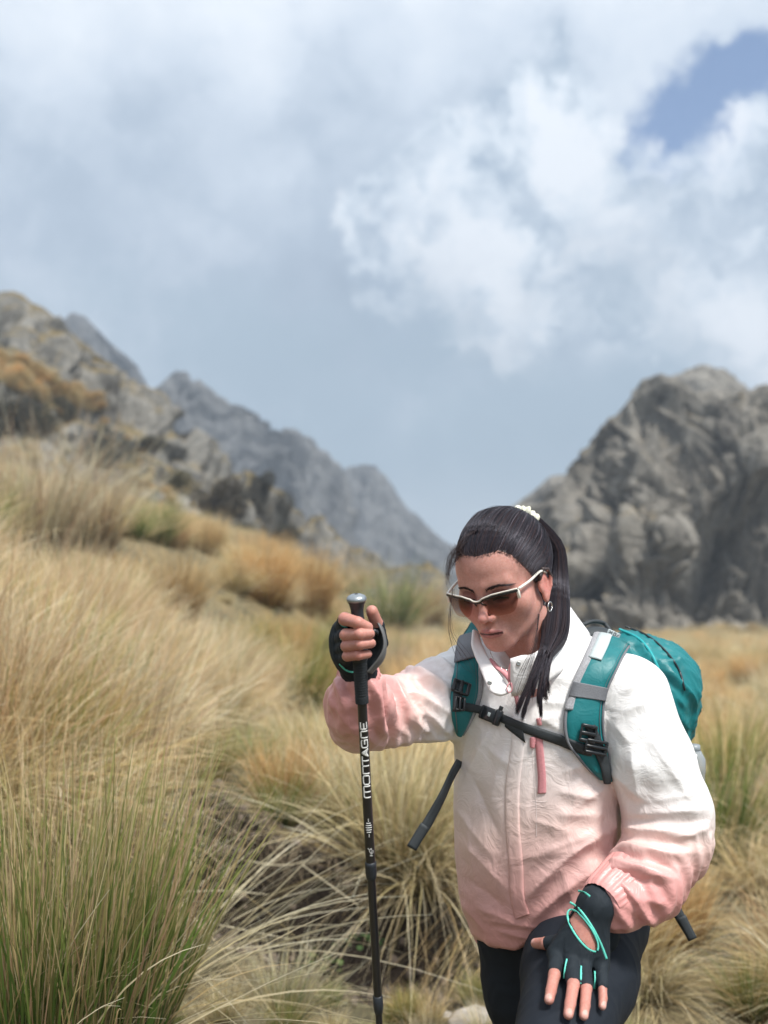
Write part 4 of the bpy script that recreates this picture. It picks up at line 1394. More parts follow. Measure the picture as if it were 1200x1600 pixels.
def build_hair():
    rng = np.random.RandomState(21)
    n, k = 9500, 18
    # roots: hairline all round, and the crown
    az = rng.uniform(-np.pi, np.pi, n)
    hz = np.interp(np.abs(az), HL_A, HL_Z)
    el = np.where(rng.uniform(0, 1, n) < 0.62, rng.uniform(0.000, 0.012, n), rng.uniform(0, 1, n) ** 1.3 * 0.10)
    z0 = hz + el + 0.0022 * pnoise(np.stack([az * 6, az * 0, az * 0], 1))
    # start on the skull at that height, found by marching outwards level
    rr_ = np.full(n, 0.02)
    for _ in range(12):
        q0 = np.stack([np.sin(az) * rr_, np.cos(az) * rr_, z0], 1)
        rr_ = np.clip(rr_ - skull(q0) * 0.9, 0.004, 0.12)
    dirs = norm(np.stack([np.sin(az) * rr_, np.cos(az) * rr_, z0], 1) - CEN)
    tdir = norm(TIE - CEN)
    s = np.linspace(0, 1, k)
    # slerp towards the tie with side hair sweeping a little low first
    dot = np.clip(dirs @ tdir, -0.9999, 0.9999)
    om = np.arccos(dot)[:, None]
    A = np.sin((1 - s) * om) / np.sin(om)
    B = np.sin(s * om) / np.sin(om)
    dd = A[..., None] * dirs[:, None] + B[..., None] * tdir
    dd = norm(dd + np.array([0, 0, -0.10])[None, None] * (np.sin(s * np.pi) * sst(np.abs(az), 0.5, 1.3)[:, None])[..., None])
    # march outwards to the surface
    R = np.full(dd.shape[:2], 0.085)
    for _ in range(6):
        q = CEN + dd * R[..., None]
        R = R - skull(q.reshape(-1, 3)).reshape(R.shape) * 0.9
    lock = 0.0030 * pnoise(np.stack([az[:, None] * 12 + 0 * s, (z0 * 40)[:, None] + s * 1.2, 0 * s + az[:, None] * 0], -1))
    lift = (0.0035 + 0.0055 * sst(s, 0.0, 0.12))[None] + 0.0050 * sst(CEN[2] + dd[..., 2] * R, 0.02, 0.125) + lock + rng.uniform(0, 0.0030, n)[:, None] * sst(s, 0, 0.2)
    lift = lift * sst(s, -0.05, 0.50)[None] - 0.0006 * (s < 0.01)[None]
    q = CEN + dd * (R + lift)[..., None]
    end = TIE + norm(rng.normal(0, 1, (n, 3))) * 0.009
    wgt = sst(s, 0.86, 1.0)[None, :, None]
    q = q * (1 - wgt) + end[:, None] * wgt
    q += rng.normal(0, 0.0009, (n, 1, 3)) * np.sin(s * 3.14)[None, :, None]
    W = HC + q @ HA.T
    V1, F1 = strands(W, rng.uniform(0.00028, 0.0006, n), 3, taper=False)
    col = np.where(rng.uniform(0, 1, (n, 1)) < 0.035, np.array([0.12, 0.10, 0.115]), np.array([0.019, 0.016, 0.020])) * rng.uniform(0.6, 1.6, (n, 1))
    warm = rng.uniform(0, 1, n) < 0.12
    col[warm] = np.array([0.050, 0.028, 0.026])
    C1 = np.repeat(col, k * 3, 0)
    # pony tail
    g = np.array([np.append(HC + HA @ TIE, 0.010), np.append(HC + HA @ (TIE + np.array([0.002, -0.020, 0.002])), 0.014), np.append(P(868, 850, 1.985), 0.014), np.append(P(873, 895, 1.975), 0.017),
                  np.append(P(872, 945, 1.935), 0.021), np.append(P(866, 988, 1.870), 0.0225), np.append(P(853, 1020, 1.815), 0.0135)])
    n2, k2 = 2600, 34
    tips = [(806, 1112, 1.765, 0.16), (815, 1122, 1.762, 0.12), (846, 1118, 1.765, 0.18), (842, 1100, 1.77, 0.14), (856, 1092, 1.78, 0.08), (862, 1080, 1.785, 0.04), (832, 1085, 1.775, 0.12), (852, 1090, 1.775, 0.08)]
    tw = np.array([t[3] for t in tips]); tw /= tw.sum()
    # assign locks by side so they do not cross much
    ang = rng.uniform(0, 2 * np.pi, n2)
    rad_ = np.sqrt(rng.uniform(0, 1, n2))
    offx, offy = rad_ * np.cos(ang), rad_ * np.sin(ang)
    order = np.argsort(offx)
    tx = np.array([t[0] for t in tips])
    ti = np.zeros(n2, int)
    cuts = np.cumsum(tw[np.argsort(tx)]) * n2
    rank = np.empty(n2); rank[order] = np.arange(n2)
    ti = np.argsort(tx)[np.minimum(np.searchsorted(cuts, rank), len(tips) - 1)]
    body_c = catmull(g, 24)
    T = norm(np.gradient(body_c[:, :3], axis=0))
    side = norm(np.cross(T, -CF))
    dep = np.cross(side, T)
    wide = np.interp(np.linspace(0, 1, 24), [0, 0.12, 0.3, 0.6, 0.85, 1], [0.5, 0.8, 1.0, 1.1, 1.15, 1.05])
    sgn = 1 if side[20] @ CR > 0 else -1
    pa = body_c[None, :, :3] + (offx[:, None] * body_c[None, :, 3] * wide)[..., None] * side * sgn + (offy[:, None] * body_c[None, :, 3] * 0.62)[..., None] * dep
    tp = np.array([P(t[0], t[1], t[2]) for t in tips])[ti] + rng.normal(0, 1, (n2, 3)) * np.array([0.0014, 0.002, 0.005])
    tipk = 10
    u = (np.arange(1, tipk + 1) / tipk)[None, :, None]
    last = pa[:, -1:]
    tan = (pa[:, -1] - pa[:, -2])[:, None] * 10 * 0.35
    Lr = (1 - 0.55 * rng.uniform(0, 1, n2) ** 1.6)[:, None, None]
    uu = u * Lr
    lockc = tp[:, None]
    bez = (1 - uu) ** 2 * last + 2 * uu * (1 - uu) * (last * 0.32 + lockc * 0.68 + tan * 0.6) + uu ** 2 * lockc
    pth = np.concatenate([pa, bez], 1)
    wob = pnoise(np.stack([offx[:, None] * 3 + 0 * pth[..., 0], offy[:, None] * 3 + 0 * pth[..., 0], np.linspace(0, 5, pth.shape[1])[None] + 0 * pth[..., 0]], -1))
    pth += (wob * 0.0022)[..., None] * side[-1]
    V2_, F2_ = strands(pth, rng.uniform(0.0003, 0.0006, n2), 3)
    col = np.where(rng.uniform(0, 1, (n2, 1)) < 0.03, np.array([0.10, 0.08, 0.09]), np.array([0.019, 0.015, 0.018])) * rng.uniform(0.6, 1.6, (n2, 1))
    warm = rng.uniform(0, 1, n2) < 0.14
    col[warm] = np.array([0.055, 0.030, 0.026])
    C2 = np.repeat(col, pth.shape[1] * 3, 0)
    # flyaways at the left temple, over the cheek and loose on top
    fl = []
    def fly(pts, sd=0.003):
        a = np.array([P(*p_) for p_ in pts]) + rng.normal(0, sd, (len(pts), 3)) * np.linspace(0.3, 1, len(pts))[:, None]
        fl.append(catmull(a, 18))
    for i in range(46):
        y = rng.uniform(858, 885)
        e = rng.uniform(0.4, 1)
        fly([(722, y - 14, 1.84), (709, y - 2, 1.825), (703 - 4 * e, y + 14, 1.82), (699 + rng.uniform(-3, 6), y + 18 + 26 * e, 1.815)], 0.0035)
    for i in range(26):
        fly([(730 + i, 850 - i * 0.9, 1.83), (712 + i * 0.6, 862 - i, 1.82), (702 + rng.uniform(-2, 8), 878 + rng.uniform(-5, 10), 1.815)], 0.004)
    for i in range(14):
        fly([(842, 960, 1.83), (838 - i * 0.5, 1010, 1.80), (826 - i * 1.2, 1060, 1.775), (804 - i * 0.9 + rng.uniform(-3, 3), 1100 + rng.uniform(0, 26), 1.762)], 0.003)
    for i in range(7):
        fly([(708, 920, 1.82), (701 + i, 985, 1.80), (716 + i * 3, 1030, 1.80), (736 + i * 2, 1050 + 5 * i, 1.81)], 0.004)
    # baby hairs along the hairline
    for i in range(260):
        a_ = rng.uniform(-0.9, 1.35)
        hz_ = np.interp(abs(a_), HL_A, HL_Z)
        r_ = 0.02
        for _ in range(12):
            q_ = np.array([[math.sin(a_) * r_, math.cos(a_) * r_, hz_ + 0.004]])
            r_ = float(np.clip(r_ - skull(q_)[0] * 0.9, 0.004, 0.12))
        b0 = np.array([math.sin(a_) * r_, math.cos(a_) * r_, hz_ + 0.004])
        o_ = norm(b0 - CEN)
        ln = rng.uniform(0.006, 0.020)
        sd_ = rng.normal(0, 0.35)
        d1 = norm(np.array([math.cos(a_) * sd_ + 0.35 * a_, -math.sin(a_) * sd_, -0.25 + rng.normal(0, 0.5)]))
        ptsb = [b0 - o_ * 0.001, b0 + o_ * 0.0022 + d1 * ln * 0.4, b0 + o_ * 0.0026 + d1 * ln * 0.8 + np.array([0, -0.002, 0.004]), b0 + o_ * 0.003 + d1 * ln + np.array([0, -0.004, 0.009])]
        fl.append(catmull(np.array([H(*q_) for q_ in ptsb]), 18))
    fl = np.array(fl)
    V3, F3 = strands(fl, np.full(len(fl), 0.00026), 3)
    C3 = np.repeat(np.repeat(np.array([[0.05, 0.032, 0.028]]), len(fl), 0), 18 * 3, 0)
    # brows
    br = []
    for sx in (-1, 1):
        for i in range(230):
            t = rng.uniform(0, 1)
            bx = 0.011 + 0.040 * t
            bz = 0.0095 + 0.0060 * math.sin(min(t * 1.35, 1) * math.pi * 0.62) - 0.010 * max(0, t - 0.7) + rng.normal(0, 0.0015) * (1.3 - t)
            p0 = np.array([sx * bx, 0.094, bz])
            p1 = p0 + np.array([sx * 0.006 * (0.5 + t), -0.001, 0.0030 * (1 - t * 1.5)])
            pp = []
            for w_ in (0, 0.5, 1.0):
                q_ = p0 * (1 - w_) + p1 * w_
                for _ in range(5):
                    d_ = head_field(q_[None])[0] - 0.0006
                    q_ = q_ - np.array([0, d_ * 1.0, 0])
                pp.append(H(*q_))
            br.append(pp)
    br = np.array(br)
    V4, F4 = strands(br, np.full(len(br), 0.00030), 3)
    C4 = np.repeat(np.repeat(np.array([[0.04, 0.026, 0.022]]), len(br), 0), 9, 0)
    Vc, Fc = hair_cap
    Cc = np.repeat(np.array([[0.022, 0.015, 0.017]]), len(Vc), 0)
    o = 0
    Vs, Fs, Cs = [], [], []
    for a, b_, c_ in ((V1, F1, C1), (V2_, F2_, C2), (V3, F3, C3), (Vc, Fc, Cc)):
        Vs.append(a); Fs.append(b_ + o); Cs.append(c_); o += len(a)
    hair = mesh_obj('hair', np.vstack(Vs), np.vstack(Fs), M_hair, woman, attrs={'tint': np.vstack(Cs)})
    hn, hf = len(V4) // 2, len(F4) // 2
    mesh_obj('eyebrow', V4[:hn], F4[:hf], M_hair, woman, attrs={'tint': C4[:hn]})
    mesh_obj('eyebrow', V4[hn:], F4[hf:] - hn, M_hair, woman, attrs={'tint': C4[hn:]})
    return hair
hair = build_hair()

# scrunchie round the tie
def scrunchie():
    a = HC + HA @ (TIE + np.array([0, -0.004, 0.000]))
    axis = norm(HA @ np.array([0.05, -0.85, 0.35]))
    u_ = norm(np.cross(axis, [0, 0, 1]))
    v_ = np.cross(axis, u_)
    n, m = 72, 14
    A, Bq = np.meshgrid(np.linspace(0, 2 * np.pi, n, endpoint=False), np.linspace(0, 2 * np.pi, m, endpoint=False), indexing='ij')
    rr = 0.0105 + 0.0022 * np.sin(A * 13 + 1.5 * np.sin(Bq)) + 0.0018 * np.sin(A * 7 + 2) + 0.001 * np.sin(3 * Bq + A * 5)
    R = 0.0175 + rr * np.cos(Bq)
    V = a + (R * np.cos(A))[..., None] * u_ + (R * np.sin(A))[..., None] * v_ + (rr * 1.05 * np.sin(Bq))[..., None] * axis
    i, j = np.meshgrid(np.arange(n), np.arange(m), indexing='ij')
    F = np.stack([i * m + j, ((i + 1) % n) * m + j, ((i + 1) % n) * m + (j + 1) % m, i * m + (j + 1) % m], -1).reshape(-1, 4)
    return mesh_obj('scrunchie', V.reshape(-1, 3), F, simple_mat('cream_cloth', (0.66, 0.65, 0.52), 0.7, 0, 0.15, 120, 0.4, sheen=0.2), woman)
scrunchie()

# hoop earring and thin necklace
M_silver = simple_mat('silver', (0.75, 0.73, 0.70), 0.22, 1.0, 0.05)
ang = np.linspace(0, 2 * np.pi, 25)
ec = H(0.0795, -0.004, -0.0575)
V, F = tube([ec + 0.0085 * (math.sin(a) * CU + math.cos(a) * (0.55 * CR + 0.8 * CF)) for a in ang], 0.0011, 6)
mesh_obj('earring', V, F, M_silver, woman)

# ------------------------------------------------------------------ sunglasses
def glasses():
    root = empty('sunglasses', H(0, 0.1, 0))
    tag(root, 'half-rim sunglasses with white brow bar and brown gradient lenses on her nose', 'sunglasses')
    dx = -0.0045
    M_white = simple_mat('white_enamel', (0.74, 0.70, 0.62), 0.3, 0.1, 0.05, coat=0.3)
    M_dark = simple_mat('dark_frame', (0.02, 0.017, 0.016), 0.3)
    def FX(x):
        return 0.1035 - 0.0245 * (abs(x) / 0.07) ** 2.0
    def zt(x):
        a = abs(x)
        return np.interp(a, [0, 0.006, 0.012, 0.030, 0.050, 0.070], [-0.0065, -0.0055, -0.0015, 0.0035, 0.0050, 0.0055])
    xs = np.linspace(-0.071, 0.071, 71)
    V, F = tube([H(x + dx, FX(x) + 0.0008, zt(x) + 0.001) for x in xs], 0.0015, 8)
    mesh_obj('brow_bar', V, F, M_white, root)
    V, F = tube([H(x + dx, FX(x) - 0.0012, zt(x) - 0.0022) for x in xs], [0.0034 if abs(x) > 0.045 else 0.0022 for x in xs], 8)
    mesh_obj('inner_frame', V, F, M_dark, root)
    # lenses
    ml, t, b = material('gradient_lens')
    a = t.add('ShaderNodeAttribute', attribute_name='depth_of_tint')
    c = t.ramp(a.outputs['Fac'], [(0.0, (0.80, 0.64, 0.61)), (0.45, (0.40, 0.27, 0.26)), (1.0, (0.075, 0.04, 0.04))])
    tr = t.add('ShaderNodeBsdfTransparent')
    t.put(tr.inputs['Color'], c)
    gl = t.add('ShaderNodeBsdfGlossy')
    gl.inputs['Roughness'].default_value = 0.06
    fr = t.add('ShaderNodeFresnel')
    fr.inputs['IOR'].default_value = 1.5
    mx = t.add('ShaderNodeMixShader')
    t.put(mx.inputs[0], t.math('MULTIPLY', fr.outputs[0], 0.9))
    t.l.new(tr.outputs[0], mx.inputs[1])
    t.l.new(gl.outputs[0], mx.inputs[2])
    out = [n for n in t.n if n.type == 'OUTPUT_MATERIAL'][0]
    t.l.new(mx.outputs[0], out.inputs[0])
    for sx in (-1, 1):
        nu, nv = 26, 18
        V, A = [], []
        for j in range(nv):
            v = j / (nv - 1)
            for i in range(nu):
                u = i / (nu - 1)
                # rounded lower outline
                xi, xo = 0.0095 + 0.006 * v ** 2, 0.0700 - 0.0055 * v ** 2.0
                x = xi + (xo - xi) * u
                zb = -0.0345 * (1 - abs(2 * u - 1.0) ** 4.5 * 0.36)
                z = zt(x) * (1 - v) + zb * v - 0.0012
                V.append(H(sx * x + dx, FX(x) - 0.002 - 0.07 * max(0, -z) * 0.10, z))
                A.append(1 - v)
        V = np.array(V)
        i, j = np.meshgrid(np.arange(nu - 1), np.arange(nv - 1), indexing='ij')
        a_ = j * nu + i
        F = np.stack([a_, a_ + 1, a_ + nu + 1, a_ + nu], -1).reshape(-1, 4)
        lens = mesh_obj('lens', V, F, ml, root, attrs={'depth_of_tint': np.array(A)})
        # temple and hinge
        p0, p1, p2, p3 = (sx * 0.0712 + dx, FX(0.071) - 0.002, 0.0045), (sx * 0.0775 + dx * 0.5, 0.045, 0.008), (sx * 0.0795, 0.004, 0.012), (sx * 0.080, -0.018, 0.002)
        V, F = tube([H(*p0), H(*p1), H(*p2), H(*p3)], [0.0026, 0.0026, 0.0023, 0.0018], 8, 24, flat=1.0)
        arm = mesh_obj('temple_arm', V, F, M_white, root)
        V, F = box(H(sx * 0.0705 + dx, FX(0.071) - 0.001, -0.003), (0.0022, 0.003, 0.0085), HA)
        mesh_obj('hinge', V, F, M_white, root)
        V, F = tube([H(sx * 0.006 + dx, FX(0) - 0.003, -0.010), H(sx * 0.010 + dx * 0.5, FX(0) - 0.010, -0.016)], 0.0016, 6)
        mesh_obj('nose_pad', V, F, M_dark, root)
glasses()
# ------------------------------------------------------------------ collar, zips, cuffs of the jacket
def PP(a):
    return np.array([P(*q) for q in a])
def edge_sheet(A, B, th, n=30, cols=8, hint=None):
    """padded strip between two edge curves given as (px, py, depth)"""
    a, b = catmull(PP(A), n), catmull(PP(B), n)
    T = np.gradient(0.5 * (a + b), axis=0)
    N = norm(np.cross(T, b - a))
    h = -CF if hint is None else np.asarray(hint)
    if (N @ h).mean() < 0:
        N = -N
    return sheet(a, b, N, N, th, cols)
def cloth_part(name, VF, col, parent, mat=None, amp=0.0008, sc=60):
    V, F = VF
    V = V + 0.0 
    V = V + np.stack([pnoise(V * sc + 3), pnoise(V * sc + 33), pnoise(V * sc + 63)], -1) * amp
    return mesh_obj(name, V, F, mat or M_jacket, parent, attrs={'tint': np.repeat(np.array([col]), len(V), 0)})
WH = tuple(WHITE)
collar = cloth_part('collar', edge_sheet(
    [(797, 1029, 1.795), (815, 1024, 1.795), (834, 1021, 1.805), (853, 1006, 1.835), (870, 985, 1.875), (880, 960, 1.93), (883, 941, 1.985), (868, 930, 2.04), (835, 935, 2.075), (800, 950, 2.07)],
    [(799, 1088, 1.805), (818, 1084, 1.805), (842, 1074, 1.815), (874, 1052, 1.84), (902, 1022, 1.885), (921, 996, 1.94), (914, 984, 2.00), (895, 975, 2.06), (850, 978, 2.10), (800, 985, 2.09)], 0.0035, 60, 10), WH, jacket)
cloth_part('collar_flap', edge_sheet(
    [(748, 990, 1.885), (752, 1004, 1.868), (761, 1024, 1.848), (769, 1039, 1.832), (778, 1051, 1.820), (787, 1063, 1.812), (797, 1078, 1.800)],
    [(739, 984, 1.880), (737, 1009, 1.855), (747, 1036, 1.835), (757, 1062, 1.815), (767, 1081, 1.800), (781, 1087, 1.796), (795, 1083, 1.797)], 0.003, 40, 9), WH, jacket)
M_zip = simple_mat('pink_zip_tape', (0.60, 0.25, 0.27), 0.5, 0, 0.1, 300, 0.15)
V, F = edge_sheet([(764, 1030, 1.845), (774, 1043, 1.832), (784, 1052, 1.826), (794, 1066, 1.818), (803, 1088, 1.806), (808, 1112, 1.806)],
                  [(768, 1029, 1.848), (781, 1043, 1.838), (791, 1048, 1.830), (802, 1064, 1.815), (810, 1086, 1.806), (811, 1112, 1.806)], 0.002, 30, 4)
mesh_obj('zip_lining', V, F, M_zip, jacket)
V, F = edge_sheet([(794, 1062, 1.812), (794, 1048, 1.806), (797, 1035, 1.799)], [(800, 1066, 1.808), (802, 1050, 1.800), (801, 1036, 1.797)], 0.002, 14, 4)
mesh_obj('zip_lining', V, F, M_zip, jacket)
V, F = tube(PP([(797, 1066, 1.800), (792, 1074, 1.796), (795, 1082, 1.794), (800, 1078, 1.795), (799, 1067, 1.799)]), 0.0011, 6, 24)
mesh_obj('zip_pull', V, F, M_zip, jacket)
M_snap = simple_mat('snap_metal', (0.42, 0.42, 0.40), 0.35, 0.9, 0.1)
def disc(c, nrm, r, th):
    nrm = norm(nrm)
    u_ = norm(np.cross(nrm, [0.1, 0.2, 1]))
    v_ = np.cross(nrm, u_)
    prof = [(0.0, th), (r * 0.35, th * 0.6), (r * 0.55, th), (r * 0.85, th * 0.9), (r, th * 0.3), (r, -th)]
    n = 20
    V, F = [], []
    for q, h in prof:
        for i in range(n):
            a = 2 * math.pi * i / n
            V.append(c + nrm * h + (u_ * math.cos(a) + v_ * math.sin(a)) * q)
    for k in range(len(prof) - 1):
        for i in range(n):
            F.append([k * n + i, k * n + (i + 1) % n, (k + 1) * n + (i + 1) % n, (k + 1) * n + i])
    return np.array(V), np.array(F)
for a in ((765, 1067, 1.800), (810, 1037, 1.793)):
    V, F = disc(P(*a), -CF + 0.1 * CU, 0.0042, 0.0012)
    mesh_obj('snap_button', V, F, M_snap, jacket)
def band(bvh, L, R_, th, name, mat, parent, n=40, cols=8, off=0.002, smooth=5, tint=None, bulge=0.0):
    a, b = catmull(np.array(L, float), n), catmull(np.array(R_, float), n)
    A, NA = drape(bvh, a, off)
    B, NB = drape(bvh, b, off)
    M_, NM = drape(bvh, 0.5 * (a + b), off)
    k = np.ones(smooth) / smooth
    def sm(x):
        return np.array([np.convolve(np.pad(x[:, j], smooth // 2, mode='edge'), k, 'valid') for j in range(3)]).T
    A, B, M_, NM = sm(A), sm(B), sm(M_), norm(sm(NM))
    # keep the ribbon above the cloth under its middle
    mid = 0.5 * (A + B)
    gap = ((M_ - mid) * NM).sum(1)
    push = np.maximum(gap, 0)[:, None] * NM
    A, B = A + push * 0.6, B + push * 0.6
    V, F = sheet(A, B, NM, NM, th, cols, bulge)
    at = {'tint': np.repeat(np.array([tint]), len(V), 0)} if tint is not None else None
    return mesh_obj(name, V, F, mat, parent, attrs=at), (A, B, NM)
# seams and the chest pocket
M_seam = simple_mat('seam_thread', (0.33, 0.24, 0.235), 0.8)
def line_on(bvh, pts, r, mat, parent, name='seam', n=50, off=0.0, flat=0.5):
    q = catmull(np.array(pts, float), n)
    W, _ = drape(bvh, q, off)
    W = np.array([np.convolve(np.pad(W[:, k], 2, mode='edge'), np.ones(5) / 5, 'valid') for k in range(3)]).T
    V, F = tube(W, r, 6, up=-CF, flat=flat)
    return mesh_obj(name, V, F, mat, parent)
def gradient_tint(V, lo_=1085, hi_=1490):
    px, py, _ = proj(V)
    t_ = sst(py + 0.10 * (px - 800) + 10 * pnoise(V * 9), lo_, hi_)[:, None]
    return np.where(t_ < 0.5, WHITE * (1 - 2 * t_) + PEACH * 2 * t_, PEACH * (2 - 2 * t_) + PINK * (2 * t_ - 1))
placket, _e = band(jb, [(801, 1118), (799, 1165), (790, 1225), (790, 1290), (795, 1350), (797, 1400), (806, 1438)],
                   [(822, 1122), (819, 1168), (812, 1228), (812, 1292), (817, 1350), (819, 1400), (828, 1430)], 0.0024, 'placket', M_jacket, jacket, 90, 9, 0.0004, 5)
pvv = np.array([v.co[:] for v in placket.data.vertices])
at_ = placket.data.attributes.new('tint', 'FLOAT_COLOR', 'POINT')
at_.data.foreach_set('color', np.concatenate([gradient_tint(pvv), np.ones((len(pvv), 1))], 1).astype(np.float32).ravel())
line_on(jb, [(802, 1120), (800, 1165), (791, 1225), (791, 1290), (796, 1350), (798, 1400), (807, 1438)], 0.0009, M_seam, jacket, off=0.0008)
M_stitch = simple_mat('stitch_thread', (0.66, 0.57, 0.55), 0.7)
line_on(jb, [(831, 1165), (834, 1215), (838, 1262), (838, 1310)], 0.0006, M_stitch, jacket)
line_on(jb, [(832, 1252), (848, 1253), (856, 1252)], 0.0006, M_stitch, jacket)
band(jb, [(835, 1146), (838, 1180), (841, 1215), (840, 1242)], [(847, 1146), (850, 1180), (853, 1215), (853, 1241)], 0.0012, 'pocket_zip', M_zip, jacket, 30, 4, 0.0012)
band(jb, [(829, 1150), (828, 1160), (829, 1169)], [(838, 1150), (837, 1160), (835, 1171)], 0.0012, 'pocket_pull', M_zip, jacket, 8, 3, 0.003)
band(jb, [(838, 1122), (840, 1134)], [(845, 1121), (847, 1134)], 0.001, 'pocket_zip', M_zip, jacket, 8, 3, 0.0012)
# gathered cuffs
def cuff(a, b, ra, rb_, seed, name='cuff'):
    a, b = np.array(a), np.array(b)
    ax = norm(b - a)
    u_ = norm(np.cross(ax, [0.2, 0.3, 1]))
    v_ = np.cross(ax, u_)
    n, m = 110, 16
    V = []
    for j in range(m):
        t = j / (m - 1)
        for i in range(n):
            al = 2 * math.pi * i / n
            g = 0.0016 * math.sin(al * 15 + seed) * (0.5 + 0.5 * math.sin(al * 3 + seed)) + 0.0012 * math.sin(al * 26 + 2)
            r = ra + (rb_ - ra) * t + g * (1 - 0.7 * abs(2 * t - 1) ** 3) - 0.006 * max(0, t - 0.9) * 10 * 0.5
            V.append(a + (b - a) * t + (u_ * math.cos(al) + v_ * math.sin(al)) * r)
    i, j = np.meshgrid(np.arange(n), np.arange(m - 1), indexing='ij')
    F = np.stack([j * n + i, j * n + (i + 1) % n, (j + 1) * n + (i + 1) % n, (j + 1) * n + i], -1).reshape(-1, 4)
    V = np.array(V)
    return mesh_obj(name, V, F, M_jacket, jacket, attrs={'tint': np.repeat(PINK[None] * 1.02, len(V), 0)})
cuff(P(984, 1372, 1.762), P(940, 1413, 1.712), 0.050, 0.0415, 1.0)
cuff(P(561, 1076, 1.745), P(561, 1049, 1.708), 0.041, 0.034, 2.0)
# thin necklace
V, F = tube(PP([(764, 1012, 1.87), (770, 1028, 1.852), (780, 1041, 1.842), (792, 1047, 1.838), (808, 1040, 1.845), (822, 1022, 1.87)]), 0.0008, 5, 40)
mesh_obj('necklace', V, F, M_silver, woman)

# ================================================================== BACKPACK
def teal_mat():
    m, t, b = material('teal_ripstop')
    geo = t.add('ShaderNodeNewGeometry')
    n0 = t.noise(geo.outputs['Position'], 14.0, 3.0)
    n1 = t.noise(geo.outputs['Position'], 1600.0, 2.0)
    t.put(b.inputs['Base Color'], t.vmath('SCALE', (0.003, 0.155, 0.168), scale=t.step(n0, 0.3, 0.7, 0.85, 1.1, 'LINEAR')))
    b.inputs['Roughness'].default_value = 0.48
    b.inputs['Specular IOR Level'].default_value = 0.45
    t.put(b.inputs['Normal'], t.bump(n1, 0.15, 0.0006, t.bump(t.noise(geo.outputs['Position'], 38.0, 4.0, 0.55, dist=0.8), 0.25, 0.008)))
    return m
M_teal = teal_mat()
def mesh_mat():
    m, t, b = material('grey_air_mesh')
    geo = t.add('ShaderNodeNewGeometry')
    v = t.add('ShaderNodeTexVoronoi')
    t.put(v.inputs['Vector'], geo.outputs['Position'])
    v.inputs['Scale'].default_value = 700.0
    f = t.step(v.outputs['Distance'], 0.15, 0.55)
    t.put(b.inputs['Base Color'], t.mix(f, (0.20, 0.205, 0.22), (0.36, 0.36, 0.38)))
    b.inputs['Roughness'].default_value = 0.8
    t.put(b.inputs['Normal'], t.bump(f, 0.6, 0.001))
    return m
M_mesh = mesh_mat()
M_greyband = simple_mat('grey_tape', (0.15, 0.155, 0.17), 0.65, 0, 0.1, 500, 0.3)
M_light = simple_mat('light_grey_webbing', (0.46, 0.52, 0.53), 0.5, 0, 0.08, 600, 0.3)
M_web = simple_mat('black_webbing', (0.022, 0.028, 0.032), 0.6, 0, 0.2, 900, 0.4)
M_plastic = simple_mat('black_plastic', (0.014, 0.017, 0.020), 0.32, 0, 0.1)
pack = empty('backpack', P(985, 1300, 2.12))
tag(pack, 'teal hiking backpack with grey trim worn on the woman\'s back', 'backpack')
PA = np.stack([math.cos(PSI) * CR - math.sin(PSI) * CF, math.sin(PSI) * CR + math.cos(PSI) * CF, CU], 1)
cr_, sr_ = math.cos(rad(16)), math.sin(rad(16))
PA = np.stack([PA[:, 0] * cr_ - PA[:, 2] * sr_, PA[:, 1], PA[:, 0] * sr_ + PA[:, 2] * cr_], 1)
PC = P(977, 1150, 2.095)
def pack_field(p):
    d = f_box(p, PC, (0.118, 0.095, 0.205), 0.088, PA)
    d = smin(d, f_ell(p, P(1002, 1090, 2.11), (0.098, 0.085, 0.115)), 0.05)
    return d
V, F = nets(pack_field, PC - 0.34, PC + 0.34, 0.004)
V = relax(V, F, 2)
N = vnormals(V, F)
px, py, d = proj(V)
Cf = crease([(985, 990, 1045, 1060, 6, 5), (1005, 1000, 1062, 1075, 6, 5), (970, 990, 1030, 1080, 6, 4), (1000, 1030, 1052, 1110, 6, 5), (990, 1010, 1040, 1100, 5, -4), (1030, 1020, 1072, 1085, 6, 5), (1035, 1060, 1075, 1110, 5, 4)])
V = V + N * (Cf(px, py) + cloth_noise(V, 18, (0.7, 0.2, -0.7), 0.010, 31, 0.25) + cloth_noise(V, 45, (0.7, 0.2, -0.7), 0.002, 35, 0.3))[:, None]
bag = mesh_obj('bag', V, F, M_teal, pack)
pb = bvh_of(V, F)
M_teal_lt = simple_mat('teal_piping', (0.008, 0.33, 0.35), 0.5, 0, 0.1, 300)
line_on(pb, [(965, 982), (1000, 1000), (1022, 1030), (1036, 1065), (1044, 1100), (1052, 1130)], 0.0030, M_teal_lt, pack, 'piping', 50, 0.001, 1.0)
line_on(pb, [(975, 978), (1012, 994), (1040, 1018), (1060, 1046), (1070, 1080)], 0.0022, M_plastic, pack, 'zip', 50, 0.001, 0.8)
